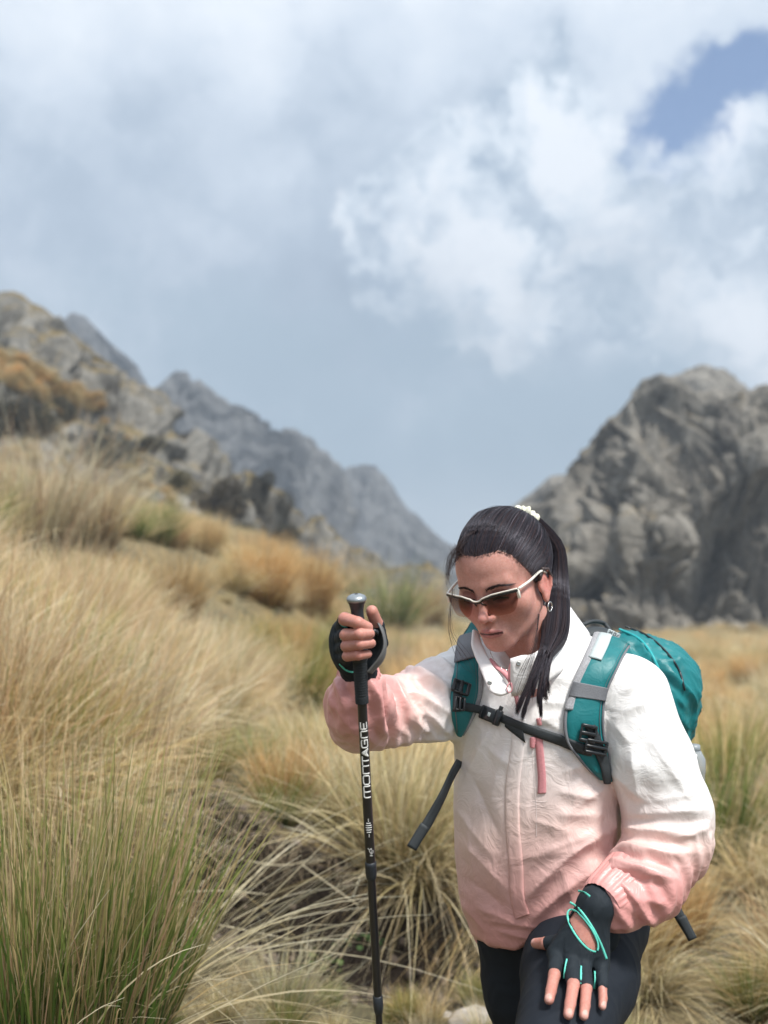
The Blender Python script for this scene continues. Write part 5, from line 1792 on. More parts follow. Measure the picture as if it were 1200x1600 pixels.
# shoulder straps
sl_L = [(736, 976), (727, 992), (717, 1011), (709, 1047), (703, 1090), (706, 1121), (711, 1146)]
sl_R = [(753, 982), (751, 996), (750, 1012), (752, 1047), (746, 1094), (737, 1116), (720, 1148)]
s1, e1 = band(jb, sl_L, sl_R, 0.0085, 'shoulder_strap', M_teal, pack, 60, 10, 0.002, 7)
sr_L = [(930, 990), (916, 1024), (900, 1058), (889, 1090), (883, 1119), (883, 1146), (893, 1170), (911, 1194), (937, 1221)]
sr_R = [(984, 1007), (974, 1024), (963, 1047), (951, 1072), (943, 1098), (940, 1128), (942, 1152), (949, 1182), (957, 1224)]
s2, e2 = band(jb, sr_L, sr_R, 0.0100, 'shoulder_strap', M_teal, pack, 80, 12, 0.002, 9)
def on_strap(E, t0, t1, u0, u1, th, lift, name, mat, parent, n=16, cols=5, skew=0.0):
    """a patch lying on a strap: t along it, u across it"""
    A, B, N = E
    k = len(A)
    def at(t, u):
        x = np.clip(t, 0, 1) * (k - 1)
        i = np.minimum(x.astype(int), k - 2)
        f = (x - i)[:, None]
        a = A[i] * (1 - f) + A[i + 1] * f
        b = B[i] * (1 - f) + B[i + 1] * f
        nn = norm(N[i] * (1 - f) + N[i + 1] * f)
        return a * (1 - u) + b * u, nn
    t = np.linspace(t0, t1, n)
    a, na = at(t - skew, u0)
    b, nb_ = at(t + skew, u1)
    V, F = sheet(a + na * lift, b + nb_ * lift, na, nb_, th, cols)
    return mesh_obj(name, V, F, mat, parent)
on_strap(e1, 0.12, 0.34, -0.03, 1.03, 0.002, 0.0075, 'grey_band', M_greyband, s1, skew=-0.05)
on_strap(e1, 0.30, 0.98, 0.86, 1.08, 0.004, 0.0035, 'mesh_edge', M_mesh, s1)
on_strap(e2, 0.0, 0.50, -0.06, 0.22, 0.005, 0.0050, 'mesh_edge', M_mesh, s2, 40)
on_strap(e2, 0.44, 0.99, -0.05, 0.05, 0.004, 0.003, 'edge_binding', M_greyband, s2, 30)
on_strap(e2, 0.03, 0.99, 0.96, 1.04, 0.004, 0.003, 'edge_binding', M_greyband, s2, 40)
for u_s in (0.27, 0.90):
    on_strap(e2, 0.02, 0.98, u_s, u_s + 0.012, 0.0006, 0.0085, 'stitching', M_greyband, s2, 60, 3)
for u_s in (0.08, 0.80):
    on_strap(e1, 0.02, 0.97, u_s, u_s + 0.02, 0.0006, 0.0072, 'stitching', M_greyband, s1, 60, 3)
on_strap(e2, 0.335, 0.425, -0.03, 1.03, 0.002, 0.0098, 'grey_band', M_greyband, s2, skew=0.01)
V, F = edge_sheet([(940, 986, 1.855), (930, 1005, 1.842), (919, 1029, 1.832)], [(958, 991, 1.855), (950, 1010, 1.842), (939, 1034, 1.832)], 0.002, 16, 5)
def snap_to(bvh, V, off):
    px, py, _ = proj(V)
    return V
L_ = [(938, 987), (930, 1006), (919, 1029)]; R2 = [(957, 992), (950, 1011), (939, 1034)]
bm_strap = bvh_of(np.array([v.co[:] for v in s2.data.vertices]), [list(p.vertices) for p in s2.data.polygons])
band(bm_strap, L_, R2, 0.002, 'webbing_tab', M_light, pack, 16, 5, 0.002, 3)
# chest strap, taut across the jacket and the shoulder straps
import itertools
allV = [JV, np.array([v.co[:] for v in s1.data.vertices]), np.array([v.co[:] for v in s2.data.vertices])]
allF = [JF.tolist(), [list(p.vertices) for p in s1.data.polygons], [list(p.vertices) for p in s2.data.polygons]]
o = 0; vv = []; ff = []
for V_, F_ in zip(allV, allF):
    vv += [tuple(x) for x in V_]; ff += [[i + o for i in q] for q in F_]; o += len(V_)
ab = BVHTree.FromPolygons(vv, ff)
cs, ec_ = band(ab, [(716, 1096), (735, 1099), (757, 1104), (780, 1112), (802, 1123), (834, 1134), (860, 1142), (881, 1149), (910, 1162), (930, 1168)],
     [(715, 1109), (735, 1112), (757, 1117), (780, 1126), (800, 1137), (831, 1149), (858, 1159), (879, 1166), (906, 1178), (928, 1182)], 0.0022, 'chest_strap', M_web, pack, 60, 5, 0.0035, 11)
band(ab, [(790, 1121), (803, 1128), (818, 1136)], [(789, 1135), (805, 1148), (822, 1161)], 0.0018, 'strap_end', M_web, cs, 16, 5, 0.003, 3)
csb = bvh_of(np.array([v.co[:] for v in cs.data.vertices]), [list(p.vertices) for p in cs.data.polygons])
h, nn = cast(ab, 772, 1119)
ax1 = norm(P(792, 1126, 1.8) - P(757, 1113, 1.8))
ax1 = norm(ax1 - nn * (ax1 @ nn))
BA = np.stack([ax1, np.cross(nn, ax1), nn], 1)
h = h + nn * 0.009
up_ = BA[:, 1] * (1 if BA[:, 1] @ CU > 0 else -1)
for nm, off, sz in (('buckle', -0.006, (0.014, 0.0125, 0.0045)), ('buckle', 0.0125, (0.0065, 0.0145, 0.0050)), ('buckle', -0.021, (0.003, 0.0125, 0.0045))):
    V, F = box(h + ax1 * off, sz, BA, 0.002)
    mesh_obj(nm, V, F, M_plastic, pack)
V, F = box(h + ax1 * 0.0125 + up_ * 0.017, (0.0028, 0.005, 0.004), BA, 0.001)
mesh_obj('buckle_prong', V, F, M_plastic, pack)
V, F = box(h - ax1 * 0.004 + nn * 0.0046, (0.0028, 0.0036, 0.0006), BA, 0.0003)
mesh_obj('buckle_mark', V, F, M_light, pack)
# strap sliders
def slider(px, py, w, hh, ang, lift=0.008):
    p_, n_ = cast(ab, px, py)
    a = norm(math.cos(rad(ang)) * CR - math.sin(rad(ang)) * CU)
    a = norm(a - n_ * (a @ n_))
    Q = np.stack([a, np.cross(n_, a), n_], 1)
    for k in (-1, 0, 1):
        V, F = box(p_ + n_ * lift + Q[:, 1] * k * hh * 0.85, (w, hh * 0.22, 0.003), Q, 0.0012)
        mesh_obj('ladder_bar', V, F, M_plastic, pack)
    for k in (-1, 1):
        V, F = box(p_ + n_ * (lift - 0.001) + Q[:, 0] * k * w * 0.92, (w * 0.14, hh, 0.003), Q, 0.001)
        mesh_obj('ladder_side', V, F, M_plastic, pack)
slider(719, 1076, 0.0120, 0.016, -70)
slider(716, 1100, 0.0120, 0.010, -80)
slider(917, 1145, 0.0140, 0.015, 12)
slider(929, 1166, 0.0200, 0.012, 12)
band(bm_strap, [(912, 1132), (925, 1170), (936, 1196), (944, 1226)], [(928, 1130), (942, 1166), (950, 1192), (954, 1226)], 0.002, 'adjuster_webbing', M_web, pack, 30, 5, 0.003, 5)
band(ab, [(709, 1064), (708, 1085), (707, 1112)], [(724, 1062), (722, 1085), (719, 1112)], 0.002, 'adjuster_webbing', M_web, pack, 20, 4, 0.002, 3)
# loose ends hanging free
V, F = edge_sheet([(714, 1186, 1.90), (704, 1204, 1.885), (688, 1238, 1.865), (668, 1272, 1.86), (656, 1292, 1.855), (636, 1322, 1.85)], [(724, 1192, 1.91), (709, 1218, 1.895), (694, 1252, 1.875), (678, 1284, 1.865), (667, 1302, 1.86), (649, 1329, 1.855)], 0.0016, 40, 4)
mesh_obj('loose_strap', V, F, M_web, pack)
V, F = edge_sheet([(658, 1285, 1.857), (636, 1321, 1.847)], [(671, 1294, 1.857), (650, 1330, 1.847)], 0.002, 10, 4)
mesh_obj('strap_fold', V, F, M_web, pack)
V, F = edge_sheet([(1020, 1360, 2.00), (1038, 1396, 1.99), (1052, 1430, 1.98), (1076, 1470, 1.97)], [(1034, 1354, 2.00), (1052, 1390, 1.99), (1067, 1424, 1.98), (1088, 1464, 1.97)], 0.0016, 40, 4)
mesh_obj('loose_strap', V, F, M_web, pack)
V, F = edge_sheet([(1057, 1436, 1.975), (1076, 1471, 1.966)], [(1071, 1429, 1.975), (1089, 1465, 1.966)], 0.002, 10, 4)
mesh_obj('strap_fold', V, F, M_web, pack)
# haul loop and top webbing
V, F = edge_sheet([(910, 974, 2.00), (925, 968, 2.02), (945, 971, 2.05), (957, 984, 2.04)], [(912, 979, 2.00), (926, 974, 2.02), (942, 977, 2.05), (950, 988, 2.04)], 0.004, 24, 4)
mesh_obj('haul_loop', V, F, M_web, pack)
V, F = edge_sheet([(914, 982, 1.99), (930, 980, 2.0), (950, 984, 2.0), (968, 1000, 2.0)], [(918, 996, 1.96), (934, 992, 1.97), (948, 998, 1.97), (958, 1006, 1.97)], 0.005, 24, 4)
mesh_obj('load_webbing', V, F, M_web, pack)
# printed zip pull: small white tag with a black outlined mark
c0 = P(959, 990, 1.955)
zx = norm(0.90 * CR - 0.42 * CU)
ZA = np.stack([zx, np.cross(-CF, zx), -CF], 1)
V, F = box(c0, (0.0125, 0.0045, 0.0012), ZA, 0.0008)
zp = mesh_obj('zip_pull', V, F, M_light, pack)
for a, b in (((-0.010, -0.003), (-0.003, 0.003)), ((-0.010, 0.003), (-0.003, -0.003)), ((0.0, -0.003), (0.004, -0.003)), ((0.004, -0.003), (0.004, 0.003)), ((0.004, 0.003), (0.0, 0.003)), ((0.0, 0.003), (0.0, -0.003)), ((0.0065, -0.003), (0.0105, 0.003))):
    a_ = c0 + ZA @ np.array([a[0], a[1], 0.0016]); b_ = c0 + ZA @ np.array([b[0], b[1], 0.0016])
    V, F = tube([a_, b_], 0.0006, 5, smooth_pts=False)
    mesh_obj('pull_mark', V, F, M_plastic, zp)
# elastic cord with its toggle
M_cord = simple_mat('elastic_cord', (0.30, 0.17, 0.10), 0.6)
for k in (0, 3):
    V, F = tube(PP([(1068 + k, 1066, 2.06), (1077 + k, 1070, 2.05), (1083 + k, 1082, 2.045), (1084 + k * 0.6, 1100, 2.04)]), 0.0014, 6, 24)
    mesh_obj('cord', V, F, M_cord if k else M_plastic, pack)
V, F = tube([P(1086, 1098, 2.04), P(1086, 1101, 2.04), P(1085, 1106, 2.04), P(1083, 1113, 2.04), P(1082, 1118, 2.04)], [0.004, 0.0068, 0.0072, 0.0075, 0.005], 14, 14, smooth_pts=False)
mesh_obj('cord_toggle', V, F, M_plastic, pack)
# bottle in the side pocket, mostly hidden behind the sleeve
bot = empty('water_bottle', P(1072, 1255, 2.10))
tag(bot, 'clear grey water bottle just showing behind the sleeve in the backpack side pocket', 'bottle')
m, t, b = material('clear_plastic')
b.inputs['Base Color'].default_value = (0.55, 0.60, 0.63, 1)
b.inputs['Roughness'].default_value = 0.12
b.inputs['Transmission Weight'].default_value = 0.6
b.inputs['IOR'].default_value = 1.3
ax0, ax1_ = P(1081, 1275, 2.07), P(1084, 1163, 2.07)
def lathe(a, b_, prof, n=28):
    ax = norm(b_ - a); u_ = norm(np.cross(ax, [0, 1, 0.1])); v_ = np.cross(ax, u_)
    L = np.linalg.norm(b_ - a)
    al = np.linspace(0, 2 * np.pi, n, endpoint=False)
    V = np.array([a + ax * (h * L) + r * (np.cos(q) * u_ + np.sin(q) * v_) for h, r in prof for q in al])
    i, j = np.meshgrid(np.arange(len(prof) - 1), np.arange(n), indexing='ij')
    F = np.stack([i * n + j, i * n + (j + 1) % n, (i + 1) * n + (j + 1) % n, (i + 1) * n + j], -1).reshape(-1, 4)
    return V, F
V, F = lathe(ax0, ax1_, [(0, 0.001), (0, 0.022), (0.05, 0.025), (0.3, 0.0235), (0.33, 0.025), (0.6, 0.0235), (0.63, 0.025), (0.80, 0.024), (0.92, 0.014), (0.93, 0.001)])
mesh_obj('bottle_body', V, F, m, bot)
V, F = lathe(ax0, ax1_, [(0.90, 0.001), (0.90, 0.0135), (0.995, 0.0125), (1.0, 0.001)])
mesh_obj('cap', V, F, simple_mat('grey_cap', (0.25, 0.28, 0.30), 0.4), bot)

# ================================================================== TREKKING POLE
pA, pB = P(557, 935, 1.615), P(592.6, 1600, 1.735)
pax = norm(pB - pA)
# run on to the ground
t = 1.0
while (pA + pax * t)[2] > gz((pA + pax * t)[0], (pA + pax * t)[1]) - 0.01:
    t += 0.002
pL = t
def at_py(y):
    lo_, hi_ = -0.05, pL
    for _ in range(50):
        mid_ = 0.5 * (lo_ + hi_)
        if proj((pA + pax * mid_)[None])[1][0] < y:
            lo_ = mid_
        else:
            hi_ = mid_
    return lo_
def turned(prof, mat, parent, name, n=32):
    """profile of (distance along the pole, radius)"""
    u_ = norm(np.cross(pax, [0, 1, 0])); v_ = np.cross(pax, u_)
    al = np.linspace(0, 2 * np.pi, n, endpoint=False)
    V = np.array([pA + pax * h + r * (np.cos(q) * u_ + np.sin(q) * v_) for h, r in prof for q in al])
    i, j = np.meshgrid(np.arange(len(prof) - 1), np.arange(n), indexing='ij')
    F = np.stack([i * n + j, i * n + (j + 1) % n, (i + 1) * n + (j + 1) % n, (i + 1) * n + j], -1).reshape(-1, 4)
    return mesh_obj(name, V, F, mat, parent)
pole = empty('trekking_pole', pA + pax * pL)
tag(pole, 'black trekking pole with silver domed top held upright in the gloved hand', 'trekking pole')
M_grip = simple_mat('grip_rubber', (0.016, 0.020, 0.026), 0.45, 0, 0.2, 300, 0.2)
M_foam = simple_mat('foam_grip', (0.012, 0.016, 0.020), 0.8, 0, 0.3, 500, 0.5)
M_shaft = simple_mat('black_shaft', (0.010, 0.010, 0.012), 0.28, 0, 0.1, 50, 0, coat=0.3)
M_cap = simple_mat('silver_cap', (0.30, 0.33, 0.35), 0.35, 0.7, 0.1, 200, 0.1, coat=0.4)
y = at_py
turned([(y(928), 0.0), (y(928) , 0.003), (y(929.0), 0.009), (y(931.5), 0.0138), (y(935), 0.0162), (y(938), 0.0158), (y(941), 0.0120), (y(941), 0.0)], M_cap, pole, 'grip_cap')
turned([(y(927.4), 0.0), (y(927.4), 0.0026), (y(928.8), 0.0028)], M_grip, pole, 'cap_button')
turned([(y(939), 0.0150), (y(944), 0.0122), (y(953), 0.0102), (y(962), 0.0100), (y(972), 0.0115), (y(985), 0.0140), (y(1000), 0.0135), (y(1012), 0.0142), (y(1030), 0.0128), (y(1034), 0.0110)], M_grip, pole, 'grip')
fo = []
y0, y1_ = y(1030), y(1098)
for i in range(61):
    s_ = i / 60
    r = 0.0118 - 0.0010 * s_
    if 0.06 < s_ < 0.86:
        r -= 0.0007 * (0.5 + 0.5 * math.cos(s_ * 2 * math.pi * 17))
    fo.append((y0 + (y1_ - y0) * s_, r))
fo = [(y0, 0.008)] + fo + [(y1_ + 0.001, 0.0078)]
turned(fo, M_foam, pole, 'foam_sleeve')
turned([(y(1094), 0.0078), (y(1350), 0.0080)], M_shaft, pole, 'upper_shaft')
turned([(y(1346), 0.0080), (y(1347), 0.0094), (y(1352), 0.0096), (y(1366), 0.0092), (y(1372), 0.0080), (y(1374), 0.0068)], M_grip, pole, 'upper_lock')
turned([(y(1370), 0.0069), (y(1560), 0.0069)], M_shaft, pole, 'middle_shaft')
turned([(y(1555), 0.0069), (y(1556), 0.0084), (y(1574), 0.0084), (y(1582), 0.0070), (y(1583), 0.0060)], M_grip, pole, 'lower_lock')
turned([(y(1580), 0.0059), (pL - 0.05, 0.0058), (pL - 0.045, 0.0075), (pL - 0.02, 0.0065), (pL, 0.002)], M_shaft, pole, 'lower_shaft')
turned([(pL - 0.075, 0.007), (pL - 0.072, 0.030), (pL - 0.068, 0.030), (pL - 0.066, 0.007)], M_grip, pole, 'basket')
# lettering wrapped on the shaft, reading upwards; u runs up the pole, v across to the left
M_print = simple_mat('white_print', (0.72, 0.72, 0.70), 0.5)
pu = norm(np.cross(pax, norm(pA - CAM)))
if pu @ CR < 0:
    pu = -pu
pf = norm(np.cross(pu, pax))
if pf @ CF > 0:
    pf = -pf
def on_shaft(yy, v, rr, face=0.0):
    """v metres to the right across the shaft"""
    a = v / rr + face
    return pA + pax * yy + rr * (math.cos(a) * pf + math.sin(a) * pu)
def stroke(pts, wd, rr, parent, mat=M_print, name='letter_stroke', face=0.0):
    """flat ribbon strokes given as lists of (along, across) metres"""
    parts = []
    for line in pts:
        line = np.array(line, float)
        dens = [line[0]]
        for a, b_ in zip(line[:-1], line[1:]):
            k = max(2, int(np.linalg.norm(b_ - a) / 0.0012))
            dens += [a + (b_ - a) * i / k for i in range(1, k + 1)]
        q = np.array(dens)
        T = norm(np.gradient(q, axis=0))
        Nn = np.stack([-T[:, 1], T[:, 0]], 1)
        q[0] -= T[0] * wd * 0.5
        q[-1] += T[-1] * wd * 0.5
        V = []
        for a, n_ in zip(q, Nn):
            for s_, rl in ((-1, rr + 0.0001), (-1, rr + 0.0004), (1, rr + 0.0004), (1, rr + 0.0001)):
                c = a + n_ * s_ * wd * 0.5
                V.append(on_shaft(c[0], c[1], rl, face))
        k = len(q)
        F = [[i * 4 + j, i * 4 + j + 1, i * 4 + 5 + j, i * 4 + 4 + j] for i in range(k - 1) for j in range(3)]
        parts.append((np.array(V), np.array(F)))
    V, F = join(parts)
    return mesh_obj(name, V, F, mat, parent, smooth=False)
hL = 0.0105           # letter height, across the shaft
def letter(ch, ytop, ybot, name):
    """letter box between two photo rows; reading direction is upwards, so the letter's left is at ybot"""
    a0, a1 = y(ybot), y(ytop)         # metres along pole (a0 > a1)
    def M(x, h):                      # x 0..1 reading direction, h 0..1 letter height
        return (a0 + (a1 - a0) * x, (0.5 - h) * hL + 0.0004)
    r = 0.16
    S = {
        'M': [[M(0, 0), M(0, 1 - r), M(r * 0.6, 1), M(1 - r * 0.6, 1), M(1, 1 - r), M(1, 0)], [M(0.5, 0), M(0.5, 1)]],
        'O': [[M(r, 0), M(0, r), M(0, 1 - r), M(r, 1), M(1 - r, 1), M(1, 1 - r), M(1, r), M(1 - r, 0), M(r, 0)]],
        'N': [[M(0, 0), M(0, 1), M(1 - r, 1), M(1, 1 - r), M(1, 0)]],
        'T': [[M(0, 1), M(1, 1)], [M(0.5, 1), M(0.5, 0)]],
        'G': [[M(1, 0.85), M(1 - r, 1), M(r, 1), M(0, 1 - r), M(0, r), M(r, 0), M(1, 0), M(1, 0.5), M(0.55, 0.5)]],
        'E': [[M(1, 1), M(0, 1), M(0, 0), M(1, 0)], [M(0, 0.5), M(0.85, 0.5)]],
        'A': [[M(0, 0.05), M(0.5, 0.95), M(1, 0.05)], [M(0.12, 0.12), M(0.5, 0.32), M(0.88, 0.12)], [M(0.3, 0.45), M(0.5, 0.6), M(0.7, 0.45)], [M(0.4, 0.3), M(0.5, 0.75), M(0.6, 0.3)]],
    }[ch]
    return stroke(S, 0.0023 if ch != 'A' else 0.0026, 0.0080, pole, name=name)
rows = [('M', 1243, 1226), ('O', 1221, 1208), ('N', 1203, 1191.5), ('T', 1188, 1176), ('A', 1174, 1163), ('G', 1159.5, 1147.5), ('N', 1143, 1132.5), ('E', 1128.5, 1118)]
for ch, yb, yt in rows:
    letter(ch, yt + 9 - (yt - 1118) * 0.085, yb + 9 - (yb - 1118) * 0.07, 'letter')
# small barrel mark and scribble lower down
for k, (yy, hw) in enumerate([(1283, 0.0030), (1286.5, 0.0042), (1290, 0.0046), (1293.5, 0.0042), (1297, 0.0030)]):
    stroke([[(y(yy), -hw), (y(yy), hw)]], 0.0014, 0.0080, pole, name='mark')
stroke([[(y(1276), 0), (y(1280), 0)]], 0.0012, 0.0080, pole, name='mark')
stroke([[(y(1300), 0), (y(1304), 0)]], 0.0012, 0.0080, pole, name='mark')
stroke([[(y(1322), -0.004), (y(1325), -0.001), (y(1322), 0.001), (y(1326), 0.003), (y(1330), 0.0005), (y(1326), -0.002)], [(y(1331), 0.001), (y(1329), 0.005), (y(1326), 0.005)], [(y(1333), -0.001), (y(1334), 0.003)]], 0.0008, 0.0080, pole, name='script_mark', face=0.1)
# wrist loop
V, F = edge_sheet([(584, 963, 1.640), (596, 985, 1.630), (600, 1008, 1.625), (592, 1028, 1.622), (574, 1050, 1.625)], [(589, 961, 1.650), (600, 985, 1.648), (604, 1010, 1.640), (599, 1032, 1.636), (582, 1052, 1.636)], 0.0016, 40, 5)
lp = mesh_obj('wrist_loop', V, F, simple_mat('grey_loop_webbing', (0.12, 0.12, 0.12), 0.5, 0, 0.15, 700, 0.3), pole)
V, F = edge_sheet([(571, 985, 1.628), (584, 983, 1.622), (591, 985, 1.625)], [(571, 992, 1.628), (584, 990, 1.622), (591, 993, 1.625)], 0.002, 12, 4)
mesh_obj('loop_clip', V, F, M_plastic, pole)
# ================================================================== GRASS
def grass_mat(name, pale=1.0, sat=1.0):
    m, t, b = material(name)
    a = t.add('ShaderNodeAttribute', attribute_name='tint')
    oi = t.add('ShaderNodeObjectInfo')
    r = t.step(oi.outputs['Random'], 0.0, 1.0, 0.82, 1.15, 'LINEAR')
    c = t.vmath('SCALE', a.outputs['Color'], scale=r)
    c = t.vmath('MULTIPLY', c, t.mix(t.math('FRACT', t.math('MULTIPLY', oi.outputs['Random'], 7.31)), (1.10, 0.95, 0.78), (0.97, 1.02, 1.08)))
    t.put(b.inputs['Base Color'], c)
    b.inputs['Roughness'].default_value = 0.55
    b.inputs['Specular IOR Level'].default_value = 0.35
    tr = t.add('ShaderNodeBsdfTranslucent')
    t.put(tr.inputs['Color'], c)
    mx = t.add('ShaderNodeMixShader')
    mx.inputs[0].default_value = 0.35
    t.l.new(b.outputs[0], mx.inputs[1])
    t.l.new(tr.outputs[0], mx.inputs[2])
    out = [n for n in t.n if n.type == 'OUTPUT_MATERIAL'][0]
    t.l.new(mx.outputs[0], out.inputs[0])
    return m
M_grass = grass_mat('grass_blades')

# palettes: (colour at the root, middle, tip)
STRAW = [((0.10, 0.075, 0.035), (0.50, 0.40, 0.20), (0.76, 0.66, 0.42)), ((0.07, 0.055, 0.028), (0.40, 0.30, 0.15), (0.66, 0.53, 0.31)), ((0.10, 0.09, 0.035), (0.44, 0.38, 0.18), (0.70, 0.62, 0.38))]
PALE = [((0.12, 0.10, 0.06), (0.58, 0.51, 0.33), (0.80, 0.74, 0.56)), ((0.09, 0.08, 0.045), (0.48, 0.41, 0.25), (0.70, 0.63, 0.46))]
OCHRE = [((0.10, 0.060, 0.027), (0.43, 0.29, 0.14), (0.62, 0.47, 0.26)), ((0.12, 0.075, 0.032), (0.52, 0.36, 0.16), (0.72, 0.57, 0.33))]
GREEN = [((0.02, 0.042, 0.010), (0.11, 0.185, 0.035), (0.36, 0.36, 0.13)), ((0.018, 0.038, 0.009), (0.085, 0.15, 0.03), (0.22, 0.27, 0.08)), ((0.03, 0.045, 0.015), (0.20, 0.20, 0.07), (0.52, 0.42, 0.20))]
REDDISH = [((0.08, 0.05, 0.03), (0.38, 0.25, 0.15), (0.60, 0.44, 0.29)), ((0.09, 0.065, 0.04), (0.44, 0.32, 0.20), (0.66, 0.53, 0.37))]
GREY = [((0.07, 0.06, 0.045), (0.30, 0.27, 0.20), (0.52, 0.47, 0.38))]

def blades(n, rng, r0=0.10, length=(0.4, 0.7), spread=0.55, droop=0.35, width=0.0028, pal=STRAW, segs=5, lean=(0, 0), kink=0.05, weights=None, spread_pow=1.0):
    """n grass blades growing out of one clump, root at the origin -> verts, quads, colours"""
    n = int(n * 0.78)
    width = width * 1.4
    ang = rng.uniform(0, 2 * np.pi, n)
    rr = r0 * np.sqrt(rng.uniform(0, 1, n))
    root = np.stack([rr * np.cos(ang), rr * np.sin(ang), np.full(n, -0.03)], -1)
    a2 = ang + rng.normal(0, 0.5, n)
    tilt = spread * (rng.uniform(0, 1, n) ** spread_pow) * (0.35 + 0.65 * rr / r0) + np.abs(rng.normal(0, 0.06, n))
    d = np.stack([np.sin(tilt) * np.cos(a2) + lean[0], np.sin(tilt) * np.sin(a2) + lean[1], np.cos(tilt)], -1)
    d = norm(d)
    L = rng.uniform(length[0], length[1], n) * (1 - 0.18 * rng.uniform(0, 1, n) ** 3)
    s = np.linspace(0, 1, segs + 1)
    h = norm(np.stack([d[:, 0], d[:, 1], np.zeros(n)], -1) + 1e-6)
    dr = droop * rng.uniform(0.3, 1.5, n) * (0.4 + np.sin(tilt) * 1.6)
    pts = root[:, None] + d[:, None] * (L[:, None] * s)[..., None]
    pts = pts + h[:, None] * (L[:, None] * dr[:, None] * 0.45 * s ** 2)[..., None]
    pts[..., 2] -= L[:, None] * dr[:, None] * 0.55 * s ** 2.4
    kv = rng.normal(0, 1, (n, 2, 3)) * kink * L[:, None, None]
    pts = pts + kv[:, 0, None] * (np.sin(s * np.pi * 1.1)[None, :, None]) * 0.5 + kv[:, 1, None] * (s ** 2)[None, :, None]
    side = norm(np.cross(d, rng.normal(0, 1, (n, 3))))
    wv = width * rng.uniform(0.6, 1.35, n)[:, None] * (1.0 - 0.85 * s ** 1.6)[None]
    A = pts - side[:, None] * wv[..., None] * 0.5
    B = pts + side[:, None] * wv[..., None] * 0.5
    V = np.stack([A, B], 2).reshape(-1, 3)
    k = segs + 1
    base = (np.arange(n) * k * 2)[:, None] + (np.arange(segs) * 2)[None]
    F = np.stack([base, base + 1, base + 3, base + 2], -1).reshape(-1, 4)
    pal_a = np.array(pal)
    pi = rng.choice(len(pal), n, p=weights)
    c3 = pal_a[pi]
    u = s[None, :, None]
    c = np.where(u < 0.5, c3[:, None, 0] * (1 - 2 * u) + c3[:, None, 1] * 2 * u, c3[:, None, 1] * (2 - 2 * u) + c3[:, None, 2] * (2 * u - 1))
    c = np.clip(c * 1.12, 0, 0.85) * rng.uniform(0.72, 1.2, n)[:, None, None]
    C = np.repeat(c, 2, axis=1).reshape(-1, 3)
    return V, F, C

def merge(parts):
    o, Vs, Fs, Cs = 0, [], [], []
    for V, F, C in parts:
        Vs.append(V); Fs.append(F + o); Cs.append(C)
        o += len(V)
    return np.vstack(Vs), np.vstack(Fs), np.vstack(Cs)

def tussock_mesh(name, parts):
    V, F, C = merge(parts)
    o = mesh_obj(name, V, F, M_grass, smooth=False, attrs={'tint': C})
    return o

def ray_ground(px, py):
    """where the ray through a photo pixel meets the ground"""
    d = P(px, py, 1.0) - CAM
    t0 = 0.8
    for k in range(4000):
        p = CAM + d * t0
        if p[2] <= gz(p[0], p[1]):
            break
        t0 *= 1.004
    return p

def at_depth(px, d):
    """ground point in the column of a photo pixel at a given depth"""
    x = (px - 600.0) / FPX * d
    y = d / math.cos(PITCH)
    return np.array([x, y, float(gz(x, y))])

# ---- prototypes of mid-distance clumps, copied one by one
protos = {}
def proto(key, parts_fn):
    rng = np.random.RandomState(abs(hash(key)) % 100000 if False else sum(ord(c) * (i + 3) for i, c in enumerate(key)))
    V, F, C = merge(parts_fn(rng))
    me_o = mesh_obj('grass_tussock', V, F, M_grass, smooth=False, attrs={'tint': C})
    me = me_o.data
    bpy.data.objects.remove(me_o)
    protos[key] = me
proto('straw', lambda r: [blades(420, r, 0.13, (0.45, 0.85), 0.75, 0.55, 0.0042, STRAW, 5), blades(120, r, 0.17, (0.3, 0.6), 1.3, 0.5, 0.0042, PALE, 5)])
proto('straw2', lambda r: [blades(460, r, 0.12, (0.4, 0.75), 0.95, 0.75, 0.0042, STRAW + PALE, 5, kink=0.08)])
proto('pale', lambda r: [blades(480, r, 0.14, (0.45, 0.8), 0.9, 0.5, 0.0040, PALE + STRAW, 5, kink=0.09), blades(90, r, 0.1, (0.3, 0.5), 0.6, 0.3, 0.004, GREEN, 5)])
proto('reddish', lambda r: [blades(520, r, 0.14, (0.5, 0.9), 0.55, 0.35, 0.0036, REDDISH + PALE, 5, kink=0.07)])
proto('ochre', lambda r: [blades(760, r, 0.12, (0.40, 0.68), 0.48, 0.28, 0.0044, OCHRE, 5), blades(120, r, 0.16, (0.3, 0.55), 1.1, 0.6, 0.004, STRAW, 5)])
proto('green', lambda r: [blades(420, r, 0.12, (0.4, 0.75), 0.6, 0.35, 0.0046, GREEN, 5), blades(220, r, 0.14, (0.45, 0.8), 0.8, 0.5, 0.004, STRAW, 5)])
proto('fallen', lambda r: [blades(520, r, 0.12, (0.45, 0.8), 1.35, 1.1, 0.0044, PALE + STRAW, 7, kink=0.06)])
proto('tangle', lambda r: [blades(330, r, 0.30, (0.22, 0.50), 1.55, 0.35, 0.0032, PALE + GREY + REDDISH, 6, kink=0.20), blades(160, r, 0.26, (0.3, 0.6), 0.5, 0.2, 0.0030, PALE + REDDISH, 5, kink=0.12)])
proto('grey', lambda r: [blades(360, r, 0.16, (0.3, 0.6), 0.9, 0.5, 0.0038, GREY + PALE, 5, kink=0.12)])

def place(key, p, s, rz, label, group='tussocks of bunch grass on the hillside'):
    o = bpy.data.objects.new('grass_tussock', protos[key])
    COL.objects.link(o)
    o.location = (float(p[0]), float(p[1]), float(p[2]))
    o.scale = (s, s, s)
    o.rotation_euler = (0, 0, rz)
    return tag(o, label, 'grass tussock', group)

